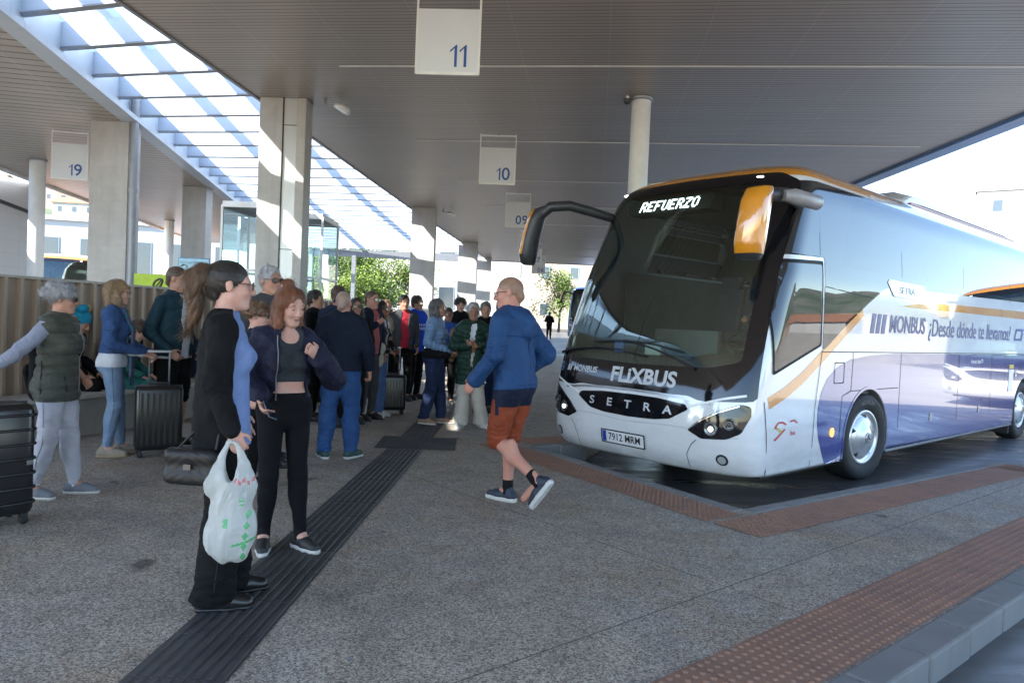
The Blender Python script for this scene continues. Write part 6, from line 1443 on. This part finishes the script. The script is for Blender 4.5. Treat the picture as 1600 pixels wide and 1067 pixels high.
# trees
LEAF = [mat('leaf_bright', (.15, .20, .03), .5, col2=(.09, .15, .02), ns=1.2, spec=.3), mat('leaf_dark', (.07, .12, .02), .5, col2=(.10, .15, .03), ns=1.2, spec=.3)]
BARK = mat('bark', (.11, .085, .06), .9, bump=.5, bs=20)
def tree(label, x, y, z, h, w, m, seed, group='trees beyond the platform', n=5200, ls=.20):
    rg = random.Random(seed); t = thing('tree', label, 'tree', (x, y, z), 0, group)
    tb = MB(); tb.tube([(0, 0, -.4), (.05*h/5, 0, h*.25), (0, .04*h, h*.55)], [.05*h/2, .035*h/2, .012*h], 9); cl = []
    for k in range(13):
        a = rg.uniform(0, 2*PI); rr = w*.5*rg.uniform(.15, .85); c = Vector((rr*math.cos(a), rr*math.sin(a), h*rg.uniform(.34, .90))); cl.append((c, rg.uniform(.16, .30)*w))
        tb.tube([(0, 0, h*rg.uniform(.2, .5)), c*.6+Vector((0, 0, h*.15)), c], [.016*h, .010*h, .004*h], 6)
    tb.build('trunk', BARK, t); lf = MB()
    for k in range(n):
        c, r = rg.choice(cl); d = Vector((rg.gauss(0, 1), rg.gauss(0, 1), rg.gauss(0, .8))).normalized()*r*rg.uniform(.35, 1.12)**.6; p = c+d
        u = Vector((rg.gauss(0, 1), rg.gauss(0, 1), rg.gauss(0, 1))).normalized(); vv = u.cross(Vector((rg.gauss(0, 1), rg.gauss(0, 1), rg.gauss(0, 1)))).normalized(); s = ls*rg.uniform(.5, 1.15)
        lf.add([p-u*s*.5, p+vv*s*.28, p+u*s*.5, p-vv*s*.28], [(0, 1, 2, 3)])
    lf.build('crown', m, t); return t
tree('yellow green tree at the left end of the green row under the glass roof', -14.6, 53, .6, 6.2, 4.2, LEAF[0], 1); tree('broad bright green tree in the middle of the row beyond the glass roof', -11.8, 50, .5, 4.6, 4.8, LEAF[0], 2)
tree('darker green tree behind the row beyond the glass roof', -12.8, 57, .7, 6.6, 4.0, LEAF[1], 3); tree('low green bush tree at the right end of the row beyond the glass roof', -9.4, 50, .5, 3.6, 3.6, LEAF[1], 4)
tree('small yellowish tree beside the nose of the coach, far off', 4.2, 66, 1, 5.4, 4.6, LEAF[0], 5); tree('small green tree among the hillside houses left of the broad column', -66, 106, hz(-66, 106), 9, 8, LEAF[0], 6, ls=.5, n=2500)
tree('small green tree seen between drain pipe and far post', -48, 98, hz(-48, 98), 8, 9, LEAF[0], 7, ls=.5, n=2500)
tree('wide yellow green tree standing behind the broad bright green one', -10.6, 56, .7, 5.6, 5.6, LEAF[0], 11, n=6500); tree('tall pale green tree at the right of the row beyond the glass roof', -8.2, 58, .7, 5.4, 3.6, LEAF[0], 12)
# lime green banner board behind the parapet
gb = thing('banner_board', 'lime green banner board with a black leaf emblem above the ribbed wall', 'banner', (-7.35, 14.2, 0), R(-8))
MB().box(-.03, 0, 0, .03, .04, 1.9).box(.97, 0, 0, 1.03, .04, 1.9).build('legs', GREYM, gb)
MB().box(-.1, -.03, 1.72, 1.3, -.002, 2.1).build('board', mat('lime', (.42, .58, .03), .5), gb)
MB().tube([(.36, -.036, 1.84), (.50, -.036, 2.0)], .012, 6).build('emblem_stem', DARK, gb); em_ = MB(); em_.tube([(.42+.085*math.cos(a)*(1.1+.25*math.sin(a)), -.036, 1.91+.10*math.sin(a+.5)) for a in [2*PI*i/20 for i in range(20)]], .020, 6, closed=True); em_.build('emblem', DARK, gb)
vs, fs = text_mesh('S', .30); MB().add([(vx+.72, -.034, vz+1.91) for vx, vz, _ in vs], fs).build('lettering', DARK, gb)
# sunlit lamp post and far gantry under the glass roof end
for x, y, lab in ((-10.3, 46.3, 'thick grey post under the far end of the glass roof'), (-6.6, 46.5, 'thin grey post right of the thick one under the far glass roof'), (-13.1, 46.5, 'grey corner post at the left end of the far glass roof')):
    tag(MB().box(x-.12, y-.12, 0, x+.12, y+.12, 5.3).box(x-.2, y-.2, 0, x+.2, y+.2, .06).build('roof_post', GREYM), lab, 'post')
# ============================================================ luggage, bags, phone
SUITB = mat('suitcase_black', (.012, .012, .013), .28, bump=.12, bs=140, bd=.002); SUITR = mat('suitcase_ribbed', (.014, .014, .016), .22, spec=.6)
def rbox(mb, w, d, h, z0, r=.05, n=5, mi=0):
    ring = rpoly([(-w/2, -d/2), (w/2, -d/2), (w/2, d/2), (-w/2, d/2)], r, n); k = len(ring); L = [(.86, 0), (.96, .012), (1, .045), (1, h-.045), (.96, h-.012), (.86, h)]
    vs = [(x*(1-(1-s)*.9), y*(1-(1-s)*1.6), z0+z) for s, z in L for x, y in ring]
    mb.add(vs, [(i*k+j, i*k+(j+1) % k, (i+1)*k+(j+1) % k, (i+1)*k+j) for i in range(len(L)-1) for j in range(k)], mi, True)
    mb.add(vs[:k], [tuple(range(k))[::-1]], mi); mb.add(vs[-k:], [tuple(range(k))], mi)
def suitcase(label, x, y, rz, w, d, h, handle, ribs='v', m=SUITB, z=0):
    t = thing('suitcase', label, 'suitcase', (x, y, z), rz, 'suitcases of the waiting people'); b = MB(); rbox(b, w, d, h, .07)
    if ribs == 'v':
        for sy in (-1, 1):
            for i in range(7):
                xx = -w*.36+w*.72*i/6; b.bar((xx, sy*(d/2-.001), .13), (xx, sy*(d/2-.001), h+.01), .022, .012, up=(0, 1, 0))
    if ribs == 'h':
        for i in range(7):
            zz = .15+(h-.15)*i/6
            ring = rpoly([(-w/2-.006, -d/2-.006), (w/2+.006, -d/2-.006), (w/2+.006, d/2+.006), (-w/2-.006, d/2+.006)], .055, 5); b.tube([(px, py, zz) for px, py in ring], .010, 6, closed=True)
    b.build('shell', m, t)
    ring = rpoly([(-w/2-.003, 0), (w/2+.003, 0)], .01)
    MB().box(-w/2-.003, -.006, .10, w/2+.003, .006, h+.075).build('zip_band', DARK, t)
    if ribs == 'h': 
        for sx in (-1, 1): MB().box(sx*(w/2-.04)-.02, -d/2-.012, h*.55, sx*(w/2-.04)+.02, -d/2-.004, h*.55+.03).build('catch', CHROME, t)
    for sx in (-1, 1):
        for sy in (-1, 1):
            wm = MB(); Mx = Matrix.Translation((sx*(w/2-.05), sy*(d/2-.05), .027)) @ Matrix.Rotation(R(90), 4, 'X'); wm.lathe([(.0, -.016), (.026, -.016), (.026, .016), (0, .016)], 14, M=Mx)
            wm.box(sx*(w/2-.05)-.02, sy*(d/2-.05)-.022, .03, sx*(w/2-.05)+.02, sy*(d/2-.05)+.022, .085); wm.build('wheel', RUB, t)
    hd = MB(); top = h+.08+handle
    if handle > .02:
        for sx in (-1, 1): hd.tube([(sx*.09, d*.25, h), (sx*.09, d*.25, top)], .009, 8)
    hd.bar((-.11, d*.25, top), (.11, d*.25, top), .03, .026); hd.build('pull_handle', mat('handle_steel', (.35, .36, .38), .3, metal=.8), t, bevel=.004)
    MB().tube([(-.09, -d*.1, h+.065), (-.08, -d*.1, h+.095), (.08, -d*.1, h+.095), (.09, -d*.1, h+.065)], .012, 8).build('top_handle', DARK, t)
    return t
suitcase('large black ribbed hard suitcase cut off by the left edge of the picture', -3.37, 4.60, R(55), .52, .33, .72, .12, 'h', SUITR)
suitcase('black hard suitcase held by the blond woman', -3.44, 7.08, R(30), .42, .26, .62, .32, 'v')
suitcase('small black cabin suitcase in front of the leather jacket', -1.76, 10.85, R(14), .38, .24, .52, .40, 'v')
suitcase('dark suitcase half hidden behind the red haired woman', -3.10, 11.4, R(20), .38, .25, .50, .3, 'v')
# white carrier bag
def mw(P, v): return P['root'].matrix_basis @ Vector(v)
bpy.context.view_layer.update()
hand = mw(FW_, FW_['AM']['R'][1]); hx, hy, hz_ = hand.x+.015, hand.y-.035, hand.z-.045
PB_ = bpy.data.materials.new('carrier_plastic'); t = NT(PB_); v = t.co()
n = t.noise(v, 14, 4, .6, 1.5); n2 = t.noise(v, 5, 2)
t.set(col=t.mix(n2, (.62, .63, .60), (.56, .58, .58)), rough=.32, spec=.5); t.b.inputs['Transmission Weight'].default_value = 0
t.bump(t.noise(t.map(v, scale=(1, 1, .35)), 16, 4, .65, 1.2), .8, .02)
tl = t.new('BsdfTranslucent'); tl.inputs[0].default_value = (.7, .72, .70, 1); mx = t.new('MixShader'); mx.inputs[0].default_value = .5
t.put(mx.inputs[1], t.b.outputs[0]); t.put(mx.inputs[2], tl.outputs[0]); t.put(t.out.inputs[0], mx.outputs[0])
bg_ = thing('plastic_bag', 'white plastic carrier bag with red and green print hanging from her hand', 'bag', (hx, hy, 0), R(12))
top = hz_; v = Vol((-.2, -.15, top-.58), (.2, .15, top+.05), .0045)
v.cap((0, 0, top-.42), (.0, 0, top-.20), .104, .092, .03, (0, 1, 0), .62); v.cap((.0, 0, top-.47), (.02, 0, top-.40), .096, .104, .04, (0, 1, 0), .70)
for sx in (-1, 1): v.cap((sx*.07, 0, top-.20), (sx*.012, 0, top-.005), .045, .016, .04, (0, 1, 0), .55)
v.ell((0, 0, top-.10), (.028, .2, .085), .01, sub=True)
v.wrinkle(.009, 24, 2, (1.4, 1, .2)); v.wrinkle(.007, 52, 3, (1.5, 1, .12)); v.wrinkle(.002, 120, 5, (1, 1, .6))
PRG = mat('print_green', (.10, .40, .17), .4); PRR = mat('print_red', (.52, .14, .15), .4)
def bz(P):
    z = P[:, 2]-top; x = P[:, 0]; o = np.zeros(len(P)); f = P[:, 1] < 0
    o[f & (np.abs(z+.175+.008*np.sin(x*170)) < .010) & (x > .015) & (np.sin(x*330) > -.3)] = 2
    o[f & (z < -.30) & (np.abs(x-.088-.10*(z+.30)) < .006+.006*np.sin(z*130))] = 1
    o[f & (np.abs(z+.47-.25*x) < .006) & (x > .02)] = 1
    o[f & (np.abs(x-.055) < .012) & (np.abs(z+.27) < .02) & (np.sin(z*400) > -.2)] = 1
    o[f & (np.abs(x+.01) < .010) & (np.abs(z+.36) < .022)] = 1
    return o
v.build('bag_film', [PB_, PRG, PRR], bg_, bz)
# black quilted handbag
hb = thing('handbag', 'black quilted shoulder bag hanging behind the hip of the woman in the black coat', 'handbag', (-1.465, 3.36, .635), R(-8))
HBM = bpy.data.materials.new('handbag_leather'); t = NT(HBM); v = t.co(); x, y, z = t.xyz(v)
a_ = t.m('ABSOLUTE', t.m('SUBTRACT', t.m('FRACT', t.m('MULTIPLY', t.m('ADD', z, t.m('MULTIPLY', t.m('ABSOLUTE', x), .75)), 26)), .5))
t.set(col=(.008, .008, .009), rough=.5, spec=.3); t.bump(t.m('POWER', t.m('SUBTRACT', 1, t.m('MULTIPLY', a_, 1.9)), .5), .35, .006)
v = Vol((-.2, -.1, -.05), (.2, .1, .25), .006); v.cap((-.105, 0, .035), (.105, 0, .035), .042, None, .02); v.cap((-.10, 0, .12), (.10, 0, .12), .036, None, .06); v.cap((-.10, -.012, .135), (.10, -.012, .135), .034, None, .012)
v.build('bag_body', HBM, hb)
MB().tube([(.10, .02, .14), (.115, .05, .35), (.11, .09, .55), (.09, .12, .74)], .007, 8).tube([(-.10, .01, .14), (-.02, .04, .24), (.08, .05, .36), (.10, .09, .56), (.085, .12, .74)], .006, 8).build('strap', HBM, hb)
MB().box(-.018, -.05, .075, .018, -.044, .10).build('clasp', mat('clasp_dark', (.08, .08, .085), .3, metal=.9), hb)
# phone
rw_ = RW_['root'].matrix_basis; d_ = Vector((-.1, .75, -.65)).normalized(); n_ = Vector((-.5, .2, .9)); n_ = (n_-d_*n_.dot(d_)).normalized(); s_x = d_.cross(n_)
p_ = rw_ @ (Vector(RW_['AM']['R'][1])+d_*.088+n_*.030); m3 = rw_.to_3x3()
ph = thing('phone', 'dark smartphone held low by the red haired woman', 'phone', p_)
Mx = Matrix.Identity(4)
for i_, ax_ in enumerate((m3 @ s_x, m3 @ d_, m3 @ n_)):
    for k_ in range(3): Mx[k_][i_] = ax_[k_]
MB().box(-.031, -.045, -.004, .031, .080, .004, 0, Mx).build('case', mat('phone_case', (.10, .12, .14), .3), ph, bevel=.003); MB().box(-.028, -.041, .0042, .028, .076, .005, 0, Mx).build('screen', mat('phone_screen', (.012, .014, .02), .05), ph)
# tote, waist bag, shoulder bag, coat over an arm
def soft(name, label, cat, loc, rz, m, prims, sub='bag_body', wr=.006, res=.009, strap=None):
    t = thing(name, label, cat, loc, rz); v = Vol((-.36, -.3, -.45), (.36, .3, .55), res)
    for p in prims: v.cap(*p)
    v.wrinkle(wr, 30, 4); v.build(sub, m, t)
    if strap: MB().tube(strap, .012, 8).build('strap', m, t)
    return t
soft('tote_bag', 'large cream canvas tote bag under the arm of the woman in leather', 'tote bag', (-2.03, 10.22, .86), R(8), BEIGEC, [((-.13, 0, .16), (.15, 0, .14), .10, .10, .03, (0, 1, 0), .55), ((-.05, 0, -.06), (.12, 0, -.02), .10, .11, .05, (0, 1, 0), .6)], strap=[(-.12, 0, .2), (-.06, .06, .42), (.02, .12, .52), (.1, .06, .42), (.16, 0, .2)])
soft('waist_bag', 'black waist bag worn by the woman in the light blue jacket', 'waist bag', (-1.02, 9.84, .99), R(10), BLACKC, [((-.12, 0, 0), (.12, 0, .0), .075, .075, .03, (0, 1, 0), .7)])
soft('folded_coat', 'tan coat carried over the arm of the woman in the light blue jacket', 'coat', (-.80, 9.98, 1.10), R(60), CL('coat_tan', (.24, .15, .09)), [((-.02, 0, .20), (.0, 0, -.10), .06, .075, .03, (0, 1, 0), .7), ((.02, .03, .05), (.03, .05, -.18), .06, .05, .03, (0, 1, 0), .7)], 'fabric', .012)
soft('shoulder_bag', 'black shoulder bag hanging beside the green padded coat', 'shoulder bag', (-.27, 9.70, .93), R(-15), LEATH, [((-.06, 0, .13), (.09, 0, .11), .08, .08, .03, (0, 1, 0), .6), ((-.05, 0, -.08), (.10, 0, -.08), .09, .09, .03, (0, 1, 0), .6)], strap=[(-.09, 0, .16), (-.08, .08, .36), (-.04, .1, .5), (.06, .06, .36), (.12, 0, .16)])
def backpack(label, loc, rz, m1, m2, s=1.0, group='bags of the waiting people'):
    t = thing('backpack', label, 'backpack', loc, rz, group); v = Vol((-.3*s, -.25*s, -.05), (.3*s, .25*s, .9*s), .011)
    v.cap((0, 0, .14*s), (0, 0, .52*s), .17*s, .16*s, .04, (0, 1, 0), .72); v.cap((-.06*s, -.02, .60*s), (.06*s, -.02, .62*s), .12*s, None, .03, (0, 1, 0), .75); v.wrinkle(.010, 24, 6); v.build('pack_body', m1, t)
    v = Vol((-.3*s, -.3*s, -.05), (.3*s, .25*s, .9*s), .011); v.cap((-.03, -.12*s, .17*s), (.03, -.12*s, .34*s), .10*s, .09*s, .03, (0, 1, 0), .5); v.wrinkle(.006, 30, 7); v.build('front_pocket', m2, t)
    for sx in (-1, 1): MB().tube([(sx*.09*s, .10*s, .60*s), (sx*.11*s, .19*s, .45*s), (sx*.12*s, .17*s, .25*s), (sx*.10*s, .10*s, .12*s)], .016*s, 8).build('strap', m1, t)
    return t
MAROON = CL('pack_maroon', (.16, .02, .03), (.11, .015, .02), rough=.6)
backpack('dark red hiking backpack standing on the bench left of the man in shorts', (-4.72, 9.75, .467), R(20), MAROON, BLACKC, 1.08)
backpack('black backpack on the bench between the seated people and the red pack', (-4.90, 9.25, .467), R(40), BLACKC, GREYD, .85)
backpack('black backpack worn by the woman in the olive vest', (-3.64, 5.60, .70), heading(-3.4, 5.42, 62), BLACKC, PANTB, .66)
backpack('dark navy backpack lying on the bench by the wall end', (-4.62, 10.3, .467), R(20), NAVY, BLACKC, .8)
# knitted hat of the seated person (he wears it: a part of him)
HATT = CL('knit_teal', (.02, .24, .36), (.015, .18, .28), weave=200); HATY = CL('knit_yellow', (.62, .34, .02), (.5, .26, .02), weave=200)
hp_ = SE_['hp']; c = Vector(hp_(0, -.02, .045)); v = Vol(tuple(c-Vector((.25, .25, .25))), tuple(c+Vector((.25, .25, .28))), .010)
v.ell(c, (.100, .118, .105), .03, SE_['HR']); v.ell(hp_(.055, -.03, .150), (.055, .055, .05), .01); v.ell(hp_(-.06, -.05, .145), (.055, .055, .05), .01); v.plane(hp_(0, .09, .03), SE_['HR'] @ np.array([0, .6, -1.])); v.wrinkle(.006, 70, 3)
cx_ = np.array(hp_(-.055, 0, .15)); ax_ = SE_['HR'] @ np.array([1., 0, 0])
v.build('knit_hat', [HATT, HATY], SE_['root'], lambda P: np.where(((P-cx_) @ ax_ < .015) & (P[:, 2] > c.z+.06), 1, 0))

# scraps of paper and dropped tickets on the paving
rp = random.Random(12)
for k, (x, y) in enumerate(((1.05, 3.25), (1.42, 3.62), (-.62, 3.0), (1.6, 4.4), (.9, 4.1))):
    m = MB(); n = 7; a0 = rp.uniform(0, 6); pts = [(x+rp.uniform(.010, .020)*math.cos(a0+i*2*PI/n), y+rp.uniform(.008, .016)*math.sin(a0+i*2*PI/n), .008+rp.uniform(.002, .009)) for i in range(n)]
    m.add(pts+[(x, y, .014)], [(i, (i+1) % n, n) for i in range(n)])
    tag(m.build('paper_scrap', WHT if k % 2 else GREYM), 'tiny crumpled scrap of paper lying on the paving', 'litter', 'scraps of litter on the paving')
